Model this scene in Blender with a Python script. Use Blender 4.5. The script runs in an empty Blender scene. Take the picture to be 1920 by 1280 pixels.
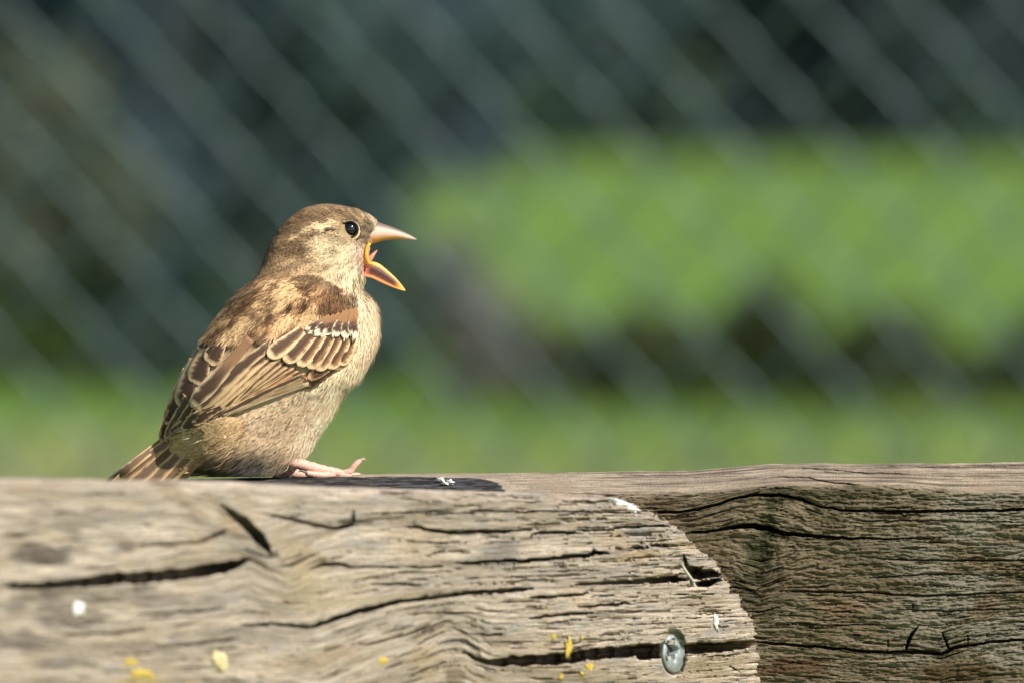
import bpy, math, random
import numpy as np
from mathutils import Vector
from mathutils.bvhtree import BVHTree

rng = np.random.default_rng(7)
random.seed(7)
scene = bpy.context.scene
R = math.radians

# ------------------------------------------------------------------ camera
FPX = 14706.0                      # focal length in photo pixels (1920 wide)
PITCH = R(2.03)
CAMH = 0.631
cam_d = bpy.data.cameras.new('camera')
cam = bpy.data.objects.new('camera', cam_d)
scene.collection.objects.link(cam)
cam.location = (0, 0, CAMH)
cam.rotation_euler = (R(90) - PITCH, 0, 0)
cam_d.sensor_width = 36.0
cam_d.lens = 36.0 * FPX / 1920.0
cam_d.clip_start = 0.05
cam_d.clip_end = 2000
cam_d.dof.use_dof = True
cam_d.dof.focus_distance = 2.488
cam_d.dof.aperture_fstop = cam_d.lens / 24.0
scene.camera = cam

# ------------------------------------------------------------------ light
SUN = Vector((0.58, -0.46, 0.67)).normalized()
world = bpy.data.worlds.new('World')
scene.world = world
world.use_nodes = True
wn = world.node_tree.nodes
sky = wn.new('ShaderNodeTexSky')
sky.sky_type = 'NISHITA'
sky.sun_disc = False
sky.sun_elevation = math.asin(SUN.z)
sky.sun_rotation = math.atan2(SUN.x, SUN.y)
wn['Background'].inputs['Strength'].default_value = 0.07
world.node_tree.links.new(sky.outputs['Color'], wn['Background'].inputs['Color'])
sl = bpy.data.lights.new('sun', 'SUN')
sl.energy = 4.2
sl.angle = R(0.53)
sl.color = (1.0, 0.95, 0.87)
so = bpy.data.objects.new('sun', sl)
so.rotation_euler = (-SUN).to_track_quat('-Z', 'Y').to_euler()
so.location = SUN * 30
scene.collection.objects.link(so)
scene.view_settings.view_transform = 'Standard'
scene.view_settings.look = 'None'
scene.view_settings.exposure = 0.48
scene.view_settings.gamma = 1.0
scene.cycles.use_denoising = True
scene.cycles.max_bounces = 6

# ------------------------------------------------------------------ helpers
CT, ST = math.cos(PITCH), math.sin(PITCH)
def at(px, py, Y):
    """photo pixel + forward distance -> world point (numpy)"""
    px = np.asarray(px, float); py = np.asarray(py, float); Y = np.asarray(Y, float)
    a = (px - 960.0) / FPX; b = (640.0 - py) / FPX
    dy = CT + b * ST; dz = -ST + b * CT
    t = Y / dy
    return np.stack(np.broadcast_arrays(a * t, Y, CAMH + dz * t), -1)

def lin(c):
    c = np.asarray(c, float) / 255.0
    return np.where(c <= 0.04045, c / 12.92, ((c + 0.055) / 1.055) ** 2.4)

_tab = rng.random((8, 256, 256))
def vn(x, y, seed=0):
    x = np.asarray(x, float); y = np.asarray(y, float)
    xi = np.floor(x).astype(int); yi = np.floor(y).astype(int)
    fx = x - xi; fy = y - yi
    fx = fx * fx * (3 - 2 * fx); fy = fy * fy * (3 - 2 * fy)
    t = _tab[seed % 8]; o = seed * 37
    a = t[(xi + o) & 255, yi & 255]; b = t[(xi + 1 + o) & 255, yi & 255]
    c = t[(xi + o) & 255, (yi + 1) & 255]; d = t[(xi + 1 + o) & 255, (yi + 1) & 255]
    return (a * (1 - fx) + b * fx) * (1 - fy) + (c * (1 - fx) + d * fx) * fy
def fbm(x, y, seed=0, oct=4):
    s = 0; a = 0.5; n = 0
    for k in range(oct):
        s = s + a * vn(x * 2 ** k, y * 2 ** k, seed + k); n += a; a *= 0.5
    return s / n
def sstep(a, b, x):
    t = np.clip((x - a) / (b - a), 0, 1)
    return t * t * (3 - 2 * t)

def link(o, parent=None):
    scene.collection.objects.link(o)
    if parent is not None:
        o.parent = parent
    return o
def tag(o, label=None, cat=None, group=None, kind=None):
    if label: o['label'] = label
    if cat: o['category'] = cat
    if group: o['group'] = group
    if kind: o['kind'] = kind
    return o
def empty(name, loc):
    o = bpy.data.objects.new(name, None)
    o.location = loc
    o.empty_display_size = 0.02
    return link(o)
def mesh_np(name, verts, faces, mat, parent=None, smooth=True, cols=None, colname='col'):
    """faces: (n,3) or (n,4) array"""
    verts = np.asarray(verts, np.float32)
    if parent is not None:
        verts = verts - np.array(parent_world(parent), np.float32)
    faces = np.asarray(faces, np.int32)
    m = bpy.data.meshes.new(name)
    m.vertices.add(len(verts)); m.vertices.foreach_set('co', verts.ravel())
    k = faces.shape[1]
    m.loops.add(faces.size); m.loops.foreach_set('vertex_index', faces.ravel())
    m.polygons.add(len(faces))
    m.polygons.foreach_set('loop_start', np.arange(0, faces.size, k, dtype=np.int32))
    m.polygons.foreach_set('use_smooth', np.full(len(faces), smooth))
    m.update(calc_edges=True)
    m.validate()
    if cols is not None:
        put_col(m, colname, cols)
    m.materials.append(mat)
    o = bpy.data.objects.new(name, m)
    return link(o, parent)
def parent_world(p):
    v = Vector((0, 0, 0))
    while p is not None:
        v = v + p.location; p = p.parent
    return v
def put_col(m, name, cols):
    cols = np.asarray(cols, np.float32)
    if cols.shape[1] == 3:
        cols = np.concatenate([cols, np.ones((len(cols), 1), np.float32)], 1)
    at_ = m.attributes.new(name, 'FLOAT_COLOR', 'POINT')
    at_.data.foreach_set('color', cols.ravel())
def put_vec(m, name, v):
    at_ = m.attributes.new(name, 'FLOAT_VECTOR', 'POINT')
    at_.data.foreach_set('vector', np.asarray(v, np.float32).ravel())
def grid_faces(nr, nc, wrap=False):
    i, j = np.meshgrid(np.arange(nr - 1), np.arange(nc if wrap else nc - 1), indexing='ij')
    j2 = (j + 1) % nc
    return np.stack([i * nc + j, i * nc + j2, (i + 1) * nc + j2, (i + 1) * nc + j], -1).reshape(-1, 4)

# ---- material helper
def new_mat(name):
    m = bpy.data.materials.new(name); m.use_nodes = True
    return m, m.node_tree.nodes, m.node_tree.links, m.node_tree.nodes['Principled BSDF']
def N(nodes, t, **kw):
    n = nodes.new(t)
    for k, v in kw.items():
        if k in n.inputs.keys():
            n.inputs[k].default_value = v
        else:
            setattr(n, k, v)
    return n
def mix(nodes, links, fac, a, b, mode='MIX'):
    n = nodes.new('ShaderNodeMix'); n.data_type = 'RGBA'; n.blend_type = mode
    for sock, v in ((n.inputs[0], fac), (n.inputs[6], a), (n.inputs[7], b)):
        if hasattr(v, 'is_linked'):
            links.new(v, sock)
        elif isinstance(v, (int, float)):
            sock.default_value = v
        else:
            sock.default_value = (*v, 1)
    return n.outputs[2]
def ramp(nodes, links, src, stops):
    n = nodes.new('ShaderNodeValToRGB')
    cr = n.color_ramp
    while len(cr.elements) > 1: cr.elements.remove(cr.elements[-1])
    cr.elements[0].position = stops[0][0]; cr.elements[0].color = (*stops[0][1], 1)
    for p, c in stops[1:]:
        e = cr.elements.new(p); e.color = (*c, 1)
    links.new(src, n.inputs[0])
    return n.outputs[0]
def g3(v): return (v, v, v)

# simple materials
def flat_mat(name, col, rough=0.6, noise=0.0, nscale=200.0, spec=0.5, metallic=0.0, bump=0.0):
    m, n, l, b = new_mat(name)
    tc = N(n, 'ShaderNodeTexCoord')
    nz = N(n, 'ShaderNodeTexNoise', Scale=nscale, Detail=4.0)
    l.new(tc.outputs['Object'], nz.inputs['Vector'])
    c = mix(n, l, nz.outputs[0], tuple(np.array(col) * (1 - noise)), tuple(np.clip(np.array(col) * (1 + noise), 0, 1)))
    l.new(c, b.inputs['Base Color'])
    b.inputs['Roughness'].default_value = rough
    b.inputs['Specular IOR Level'].default_value = spec
    b.inputs['Metallic'].default_value = metallic
    if bump:
        bp = N(n, 'ShaderNodeBump', Strength=bump, Distance=0.0004)
        l.new(nz.outputs[0], bp.inputs['Height']); l.new(bp.outputs[0], b.inputs['Normal'])
    return m
def attr_mat(name, rough=0.7, spec=0.25, sub=0.0, attr='col', noise=0.12, nscale=900.0, trans=0.0):
    m, n, l, b = new_mat(name)
    a = N(n, 'ShaderNodeAttribute', attribute_name=attr)
    tc = N(n, 'ShaderNodeTexCoord')
    nz = N(n, 'ShaderNodeTexNoise', Scale=nscale, Detail=3.0)
    l.new(tc.outputs['Object'], nz.inputs['Vector'])
    v = ramp(n, l, nz.outputs[0], [(0.3, g3(1 - noise)), (0.7, g3(1 + noise))])
    l.new(mix(n, l, 1.0, a.outputs['Color'], v, 'MULTIPLY'), b.inputs['Base Color'])
    b.inputs['Roughness'].default_value = rough
    b.inputs['Specular IOR Level'].default_value = spec
    if sub:
        b.inputs['Subsurface Weight'].default_value = sub
        b.inputs['Subsurface Radius'].default_value = (1.0, 0.5, 0.3)
        b.inputs['Subsurface Scale'].default_value = 0.0012
    return m

# ------------------------------------------------------------------ ground
def ground_mat():
    m, n, l, b = new_mat('lawn_turf')
    tc = N(n, 'ShaderNodeTexCoord')
    n1 = N(n, 'ShaderNodeTexNoise', Scale=0.55, Detail=5.0)
    n2 = N(n, 'ShaderNodeTexNoise', Scale=9.0, Detail=6.0)
    l.new(tc.outputs['Object'], n1.inputs['Vector']); l.new(tc.outputs['Object'], n2.inputs['Vector'])
    c1 = ramp(n, l, n1.outputs[0], [(0.3, (0.15, 0.25, 0.062)), (0.55, (0.18, 0.29, 0.076)), (0.75, (0.22, 0.29, 0.092))])
    c2 = ramp(n, l, n2.outputs[0], [(0.3, g3(0.7)), (0.7, g3(1.2))])
    l.new(mix(n, l, 1.0, c1, c2, 'MULTIPLY'), b.inputs['Base Color'])
    b.inputs['Roughness'].default_value = 0.9
    b.inputs['Specular IOR Level'].default_value = 0.1
    return m
gs = 700
gx = np.concatenate([np.linspace(-gs, -8, 14), np.linspace(-6, 6, 25), np.linspace(8, gs, 14)])
gy = np.concatenate([np.linspace(-gs, -3, 10), np.linspace(0, 70, 71), np.linspace(85, gs, 16)])
GX, GY = np.meshgrid(gx, gy, indexing='ij')
GZ = 0.03 * (fbm(GX * 0.3 + 50, GY * 0.3 + 50, 2) - 0.5) * (GY > 3)
ground = mesh_np('lawn', np.stack([GX, GY, GZ], -1).reshape(-1, 3), grid_faces(len(gx), len(gy))[:, ::-1], ground_mat())
tag(ground, kind='structure')

def gdist(py):      # ground distance seen at photo row py
    ang = PITCH + (py - 640) / FPX
    return CAMH / math.tan(ang)

# grass blades on the lawn behind the fence
def leaf_mat(name, cols, rough=0.55, trans=0.25):
    m, n, l, b = new_mat(name)
    a = N(n, 'ShaderNodeAttribute', attribute_name='col')
    l.new(a.outputs['Color'], b.inputs['Base Color'])
    b.inputs['Roughness'].default_value = rough
    b.inputs['Specular IOR Level'].default_value = 0.25
    tr = N(n, 'ShaderNodeBsdfTranslucent'); l.new(a.outputs['Color'], tr.inputs['Color'])
    ms = N(n, 'ShaderNodeMixShader'); ms.inputs[0].default_value = trans
    out = n['Material Output']
    l.new(b.outputs[0], ms.inputs[1]); l.new(tr.outputs[0], ms.inputs[2]); l.new(ms.outputs[0], out.inputs['Surface'])
    return m
M_leaf = leaf_mat('leaf', None)
nb = 60000
yy = 9.0 + 47.0 * rng.random(nb) ** 1.7
xx = (rng.random(nb) - 0.5) * (0.17 * yy + 1.0)
hh = 0.025 + 0.03 * rng.random(nb)
az = rng.random(nb) * 6.283
wv = 0.004 + 0.0045 * (yy / 15)
ln = 0.35 * hh * rng.random(nb)
zz0 = np.zeros(nb) - 0.018
P0 = np.stack([xx - wv * np.cos(az), yy - wv * np.sin(az), zz0], -1)
P1 = np.stack([xx + wv * np.cos(az), yy + wv * np.sin(az), zz0], -1)
P2 = np.stack([xx + ln * np.sin(az), yy + ln * np.cos(az), hh], -1)
gv = np.stack([P0, P1, P2], 1).reshape(-1, 3)
dry = sstep(0.5, 0.7, fbm(xx * 0.8 + 9, yy * 0.5 + 3, 4)) * 0.6 + 0.6 * sstep(13.3, 12.1, yy)
dry = np.clip(dry, 0, 1)[:, None]
gc = (np.array([[0.205, 0.325, 0.075]]) * (1 - dry) + np.array([[0.36, 0.36, 0.16]]) * dry) * (0.7 + 0.6 * rng.random((nb, 1)))
grass = mesh_np('grass', gv, np.arange(nb * 3).reshape(-1, 3), M_leaf, cols=np.repeat(gc, 3, 0), smooth=False)
tag(grass, 'short sunlit green grass of the lawn behind the wire fence', 'grass', kind='stuff')

# ------------------------------------------------------------------ plants behind the fence
M_bark = flat_mat('bark', (0.045, 0.042, 0.036), 0.9, 0.35, 30)
def tube_geo(pts, rad, ns=7):
    pts = np.asarray(pts, float); rad = np.broadcast_to(np.asarray(rad, float), (len(pts),))
    tan = np.gradient(pts, axis=0)
    tan /= np.linalg.norm(tan, axis=1)[:, None] + 1e-12
    ref = np.array([0.0, 1.0, 0.0]) if abs(tan[0][1]) < 0.8 else np.array([1.0, 0, 0])
    a = np.linspace(0, 2 * math.pi, ns, endpoint=False)
    V = []
    for p, t, r in zip(pts, tan, rad):
        u = np.cross(t, ref); u /= np.linalg.norm(u) + 1e-12
        w = np.cross(t, u)
        V.append(p + r * (np.cos(a)[:, None] * u + np.sin(a)[:, None] * w))
    n = len(pts)
    V = np.concatenate(V + [pts[:1], pts[-1:]])
    q = grid_faces(n, ns, True)
    tri = np.concatenate([q[:, [0, 1, 2]], q[:, [0, 2, 3]]])
    k = np.arange(ns); k2 = (k + 1) % ns
    c0 = np.stack([np.full(ns, n * ns), k2, k], -1)
    c1 = np.stack([np.full(ns, n * ns + 1), (n - 1) * ns + k, (n - 1) * ns + k2], -1)
    return V, np.concatenate([tri, c0, c1])
def tube(name, pts, rad, mat, parent=None, ns=7, cols=None):
    V, F = tube_geo(pts, rad, ns)
    c = None
    if cols is not None:
        cols = np.asarray(cols, float)
        c = np.concatenate([np.repeat(cols, ns, 0), cols[:1], cols[-1:]])
    return mesh_np(name, V, F, mat, parent, cols=c)
def join_geo(gs):
    V, F, o = [], [], 0
    for v, f in gs:
        V.append(v); F.append(f + o); o += len(v)
    return np.concatenate(V), np.concatenate(F)

def leaves(center, rad, n, size, cols, shell=0.55, seed=0, clumps=14):
    """leaf-shaped folded quads gathered in clumps through an uneven crown"""
    r = np.random.default_rng(seed)
    d = r.normal(size=(clumps, 3)); d /= np.linalg.norm(d, axis=1)[:, None]
    cc = d * (0.35 + 0.5 * r.random((clumps, 1)))
    crad = 0.28 + 0.25 * r.random(clumps)
    ctint = 0.8 + 0.4 * r.random(clumps)
    k = r.integers(0, clumps, n)
    q = r.normal(size=(n, 3)); q /= np.linalg.norm(q, axis=1)[:, None]
    q *= (shell + (1 - shell) * r.random((n, 1)))
    p = (cc[k] + q * crad[k][:, None])
    p = np.asarray(center) + p * np.asarray(rad)
    p[:, 2] = np.maximum(p[:, 2], 0.012)
    u = r.normal(size=(n, 3)); u /= np.linalg.norm(u, axis=1)[:, None]
    w = np.cross(u, q); w /= np.linalg.norm(w, axis=1)[:, None] + 1e-9
    s = size * (0.6 + 0.8 * r.random((n, 1)))
    a, b_ = u * s, w * s * 0.38
    nn = np.cross(u, w) * s * 0.12
    V = np.stack([p - a, p + b_ + nn, p + a, p - b_ + nn], 1).reshape(-1, 3)
    V[:, 2] = np.maximum(V[:, 2], 0.004)
    i = np.arange(n) * 4
    F = np.stack([i, i + 1, i + 2, i + 3], -1)
    cols = np.asarray(cols)
    c = cols[r.integers(0, len(cols), n)] * ctint[k][:, None] * (0.75 + 0.5 * r.random((n, 1)))
    return V, F, np.repeat(np.clip(c, 0, 1), 4, 0)

def bush(name, px, Y, w, h, n, size, cols, label, cat='shrub', group=None, seed=0, stems=5, cz=0.52):
    x = float((px - 960) / FPX * Y)
    t = empty(name, (x, Y, 0))
    tag(t, label, cat, group)
    V, F, c = leaves((x, Y, h * cz), (w / 2, w * 0.42, h * (1.02 - cz)), n, size, cols, seed=seed)
    mesh_np('foliage', V, F, M_leaf, t, smooth=False, cols=c)
    r = np.random.default_rng(seed + 99)
    for k in range(stems):
        a = r.random() * 6.28; e = np.array([math.cos(a) * w * 0.28, math.sin(a) * w * 0.2, h * (0.6 + 0.25 * r.random())])
        p = [np.array([x, Y, -0.02]) + e * np.array([s ** 1.5, s ** 1.5, s]) for s in np.linspace(0, 1, 6)]
        tube('stem', p, np.linspace(0.012, 0.004, 6) * max(h, 0.3), M_bark, t, 6)
    return t
DK = [(0.050, 0.084, 0.118), (0.060, 0.100, 0.126), (0.064, 0.106, 0.114), (0.074, 0.108, 0.128)]  # shade of the dark foliage, bluish from the sky, put into leaf colours
MID = [(0.046, 0.088, 0.066), (0.056, 0.096, 0.068), (0.054, 0.086, 0.086)]
OLV = [(0.13, 0.145, 0.09), (0.16, 0.165, 0.105), (0.09, 0.12, 0.08)]
BRN = [(0.09, 0.085, 0.05), (0.06, 0.085, 0.025), (0.12, 0.10, 0.075), (0.05, 0.07, 0.02)]
GRN = [(0.09, 0.145, 0.024), (0.065, 0.115, 0.02), (0.03, 0.055, 0.016)]
GRY = [(0.36, 0.33, 0.34), (0.32, 0.28, 0.26), (0.22, 0.23, 0.24), (0.13, 0.14, 0.12)]
# tall shrubs on the left
bush('shrub', 10, 15.9, 0.62, 0.72, 4200, 0.03, OLV + OLV + MID, 'olive tinted tall shrub at the end of the dark shrub row', group='tall shrubs behind the fence', seed=1)
bush('shrub', 230, 16.2, 0.62, 1.25, 5200, 0.032, DK, 'blue-green tall shrub beside the olive tinted shrub', group='tall shrubs behind the fence', seed=2)
bush('shrub', 480, 16.6, 0.66, 1.35, 5600, 0.032, MID + DK, 'mid green tall shrub between two darker shrubs', group='tall shrubs behind the fence', seed=3)
bush('shrub', 670, 17.4, 0.46, 1.30, 4600, 0.032, DK, 'dark tall shrub behind the singing sparrow', group='tall shrubs behind the fence', seed=4)
bush('shrub', 100, 18.2, 1.0, 1.5, 6500, 0.036, DK + MID, 'broad dark shrub filling the gap behind the olive and blue-green shrubs', group='tall shrubs behind the fence', seed=7)
bush('shrub', 520, 18.6, 1.0, 1.5, 6500, 0.036, DK + MID, 'broad dark shrub behind the mid green shrub', group='tall shrubs behind the fence', seed=8)
bush('shrub', 350, 17.6, 0.9, 0.75, 5000, 0.034, DK + MID, 'low wide dark shrub under the tall blue-green ones', group='tall shrubs behind the fence', seed=9)
bush('shrub', 885, 15.4, 0.24, 0.33, 1700, 0.018, GRY, 'small greyish dry shrub at the end of the tall shrubs', seed=5)
bush('shrub', 830, 41.0, 1.25, 1.9, 9000, 0.075, DK, 'dark rounded shrub standing on the far lawn before the trees', seed=6, cz=0.25)
# low planting along the near edge of the lawn
low = [(90, 14.9, 0.34, 0.18, GRN, 'low olive green cushion plant below the olive tinted shrub'),
       (330, 14.9, 0.36, 0.18, GRN + DK, 'low dark green cushion plant below the blue-green shrub'),
       (600, 14.8, 0.36, 0.17, GRN + DK, 'low green cushion plant in front of the dark tall shrub'),
       (960, 14.3, 0.32, 0.23, BRN + GRY, 'low brownish dry plant beside the greyish shrub'),
       (1170, 14.2, 0.32, 0.20, BRN + GRN, 'low brown and green plant next to the dry plant'),
       (1390, 14.2, 0.32, 0.25, BRN + GRN + GRN, 'taller dark plant with brown top in the low planting'),
       (1620, 14.1, 0.34, 0.20, BRN + GRN, 'low plant with pale brown top before the bright lawn'),
       (1860, 14.1, 0.34, 0.21, GRN + GRN + BRN, 'low bright olive plant at the end of the planting')]
for i, (px, Y, w, h, c, lab) in enumerate(low):
    bush('cushion_plant', px, Y, w * 1.12, h, 4200, 0.016, [tuple(np.array(q_) * 0.8) for q_ in c], lab, 'plant', 'low plants along the lawn edge', 20 + i, 4, 0.28)
# far trees
def tree(px, Y, w, h, cols, label, seed):
    x = float((px - 960) / FPX * Y)
    t = empty('tree', (x, Y, 0)); tag(t, label, 'tree', 'dark trees beyond the lawn')
    r = np.random.default_rng(seed)
    V, F, c = leaves((x, Y, h * 0.53), (w / 2, w * 0.45, h * 0.53), 7500, 0.11, cols, seed=seed, clumps=26)
    mesh_np('crown', V, F, M_leaf, t, smooth=False, cols=c)
    tp = [np.array([x + 0.05 * math.sin(3 * s), Y, -0.1 + s * h * 0.9]) for s in np.linspace(0, 1, 8)]
    tube('trunk', tp, np.linspace(0.16, 0.03, 8), M_bark, t, 8)
    for k in range(9):
        s = 0.15 + 0.7 * k / 9; a = r.random() * 6.28
        b0 = np.array([x, Y, s * h * 0.9]); d = np.array([math.cos(a), math.sin(a), 0.35]) * w * 0.36 * (1.1 - s)
        tube('limb', [b0 + d * q for q in np.linspace(0, 1, 5)], np.linspace(0.05, 0.012, 5), M_bark, t, 6)
tlabels = ['dark blue-green tree at the shrub end of the far row', 'dark dense tree right behind the rounded shrub', 'dark tree with brownish tinge in the middle of the row',
           'slightly greener dark tree beside the brownish one', 'dark narrow tree near the end of the far row', 'dark grey-green tree closing the far row']
for i, (px, w) in enumerate([(560, 2.6), (930, 2.6), (1230, 2.4), (1480, 2.3), (1730, 2.4), (2010, 2.8)]):
    cc = DK if i in (0, 1, 4) else (DK + [(0.06, 0.06, 0.05)] if i == 2 else MID + DK)
    tree(px, 53.5 + 1.2 * (i % 2), w, 5.5 + 0.6 * (i % 3), cc, tlabels[i], 40 + i)
# second, denser back row closing the view
for i, px in enumerate([700, 1080, 1370, 1640, 1900]):
    tree(px, 58.0, 3.2, 6.5, DK, ['dark tree in the back row behind the first gap', 'dark tree in the back row behind the second gap', 'dark tree in the back row behind the third gap',
                                 'dark tree in the back row behind the fourth gap', 'dark tree in the back row behind the last gap'][i], 60 + i)

# clipped hedge closing the lawn in front of the trees
hy = 52.0
hedge = empty('hedge', (2.2, hy, 0)); tag(hedge, 'long dark blue-green hedge along the far edge of the sunny lawn', 'hedge')
r_ = np.random.default_rng(77); n_ = 16000
hp = np.stack([2.2 + (r_.random(n_) - 0.5) * 13, hy + (r_.random(n_) - 0.5) * 0.9, 2.5 * r_.random(n_)], -1)
hp[:, 2] *= 0.85 + 0.25 * fbm(hp[:, 0] * 0.9, hp[:, 0] * 0, 2, 3)
hp[:, 1] += 0.35 * (fbm(hp[:, 0] * 1.3 + 9, hp[:, 2] * 1.6, 3, 3) - 0.5) * 2
u_ = r_.normal(size=(n_, 3)); u_ /= np.linalg.norm(u_, axis=1)[:, None]
w_ = np.cross(u_, r_.normal(size=(n_, 3))); w_ /= np.linalg.norm(w_, axis=1)[:, None]
sz_ = 0.09 * (0.6 + 0.8 * r_.random((n_, 1)))
hv = np.stack([hp - u_ * sz_, hp + w_ * sz_ * 0.5, hp + u_ * sz_, hp - w_ * sz_ * 0.5], 1).reshape(-1, 3)
hv[:, 2] = np.maximum(hv[:, 2], 0.0)
hc = np.array(DK + MID)[r_.integers(0, 7, n_)] * (0.6 + 0.9 * sstep(0.3, 0.7, fbm(hp[:, 0] * 1.1 + 3, hp[:, 2] * 1.2, 4, 3)))[:, None]
mesh_np('foliage', hv, np.arange(n_ * 4).reshape(-1, 4), M_leaf, hedge, smooth=False, cols=np.repeat(hc, 4, 0))
for k in range(14):
    bx0 = 2.2 - 6.2 + k * 0.95
    tube('stem', [(bx0, hy, -0.05), (bx0 + 0.05, hy, 1.0), (bx0, hy + 0.03, 1.9)], [0.03, 0.022, 0.008], M_bark, hedge, 6)

# ------------------------------------------------------------------ chain-link fence
YF = 6.25
M_wire = flat_mat('coated_wire', (0.105, 0.150, 0.155), 0.42, 0.08, 60, spec=0.7, metallic=0.55)
fence = empty('chain_link_fence', (0, YF, 0))
tag(fence, 'pale green coated chain-link fence blurred behind the sparrow', 'fence')
HP, VP = 0.0803, 0.0914       # diamond width and height
zz = np.arange(0.05, 1.56, VP / 12)
ph = (zz / VP) % 1.0
tw = np.where(ph < 0.5, 1 - 4 * ph, -1 + 4 * (ph - 0.5))   # +1 .. -1 triangle
tw = np.clip(tw * 1.06, -1, 1)
xw = tw * (HP / 4 + 0.0012)
yw = 0.0026 * np.sin(2 * math.pi * ph)
V, F = tube_geo(np.stack([xw, yw, zz], -1), 0.0019, 6)
wm = None
for k in range(-38, 39):
    if wm is None:
        o = mesh_np('wire', V, F, M_wire); wm = o.data
    else:
        o = link(bpy.data.objects.new('wire', wm))
    o.parent = fence
    o.location = (k * HP / 2 + 0.012, 0, (k % 2) * VP / 2)       # neighbours hook into each other half a turn up
for x in (-1.60, 1.62):
    tube('post', [(x, YF + 0.03, -0.05), (x, YF + 0.03, 0.8), (x, YF + 0.03, 1.62)], 0.024, M_wire, fence, 14)
tube('top_rail', [(-1.62, YF + 0.012, 1.555), (0, YF + 0.012, 1.555), (1.64, YF + 0.012, 1.555)], 0.008, M_wire, fence, 10)
tube('tension_wire', [(-1.62, YF + 0.006, 0.06), (0, YF + 0.006, 0.06), (1.64, YF + 0.006, 0.06)], 0.002, M_wire, fence, 6)

# ------------------------------------------------------------------ timber
def wood_mat(name, light, mid, dark, warm, cool, bump=0.5):
    m, n, l, b = new_mat(name)
    g = N(n, 'ShaderNodeAttribute', attribute_name='grain')        # (along, across) in mm, follows the fibres
    st = N(n, 'ShaderNodeAttribute', attribute_name='stain')
    def nz(sx, sy, detail=4.0, scale=1.0):
        mp = N(n, 'ShaderNodeMapping'); mp.inputs['Scale'].default_value = (sx, sy, 1)
        l.new(g.outputs['Vector'], mp.inputs['Vector'])
        t = N(n, 'ShaderNodeTexNoise', Scale=scale, Detail=detail, Roughness=0.6)
        l.new(mp.outputs[0], t.inputs['Vector'])
        return t.outputs[0]
    fib = nz(0.10, 2.2, 5.0)
    band = nz(0.03, 0.35, 4.0)
    blot = nz(0.055, 0.10, 4.0)
    blot2 = nz(0.12, 0.25, 3.0)
    speck = nz(0.9, 2.0, 3.0)
    c = ramp(n, l, fib, [(0.30, dark), (0.45, mid), (0.60, light), (0.8, tuple(np.array(light) * 1.12))])
    cb = ramp(n, l, band, [(0.33, g3(0.60)), (0.48, g3(0.92)), (0.64, g3(1.15))])
    c = mix(n, l, 1.0, c, cb, 'MULTIPLY')
    wf = ramp(n, l, blot, [(0.50, g3(0)), (0.68, g3(0.6))])
    c = mix(n, l, wf, c, warm)
    cf = ramp(n, l, blot2, [(0.52, g3(0)), (0.70, g3(0.6))])
    c = mix(n, l, cf, c, cool)
    sp = ramp(n, l, speck, [(0.33, g3(0.62)), (0.45, g3(1.0)), (0.66, g3(1.0)), (0.78, g3(1.25))])
    c = mix(n, l, 1.0, c, sp, 'MULTIPLY')
    grit = nz(2.2, 3.2, 3.0)
    c = mix(n, l, 1.0, c, ramp(n, l, grit, [(0.3, g3(0.72)), (0.5, g3(1.0)), (0.72, g3(1.18))]), 'MULTIPLY')
    # stains with their own shape (algae, charring, dirt) and painted-in lit tones, broken up by the fibres
    sn = ramp(n, l, fib, [(0.25, g3(1.35)), (0.7, g3(0.75))])
    mm = N(n, 'ShaderNodeMath', operation='MULTIPLY', use_clamp=True)
    l.new(st.outputs['Alpha'], mm.inputs[0]); l.new(sn, mm.inputs[1])
    sc = mix(n, l, 1.0, st.outputs['Color'], sp, 'MULTIPLY')
    c = mix(n, l, mm.outputs[0], c, sc)
    l.new(c, b.inputs['Base Color'])
    b.inputs['Roughness'].default_value = 0.85
    b.inputs['Specular IOR Level'].default_value = 0.2
    ad = N(n, 'ShaderNodeMath', operation='ADD'); l.new(fib, ad.inputs[0])
    ad2 = N(n, 'ShaderNodeMath', operation='ADD'); l.new(nz(0.5, 4.0, 4.0), ad2.inputs[0]); l.new(grit, ad2.inputs[1])
    l.new(ad2.outputs[0], ad.inputs[1])
    bp = N(n, 'ShaderNodeBump', Strength=bump, Distance=0.0006)
    l.new(ad.outputs[0], bp.inputs['Height']); l.new(bp.outputs[0], b.inputs['Normal'])
    return m
M_woodL = wood_mat('sunlit_grey_timber', (0.67, 0.555, 0.445), (0.47, 0.385, 0.305), (0.155, 0.127, 0.10), (0.50, 0.375, 0.25), (0.37, 0.345, 0.335), 0.9)
M_woodR = wood_mat('weathered_brown_timber', (0.54, 0.43, 0.30), (0.30, 0.24, 0.16), (0.10, 0.078, 0.05), (0.30, 0.20, 0.105), (0.22, 0.20, 0.14), 0.9)

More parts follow.
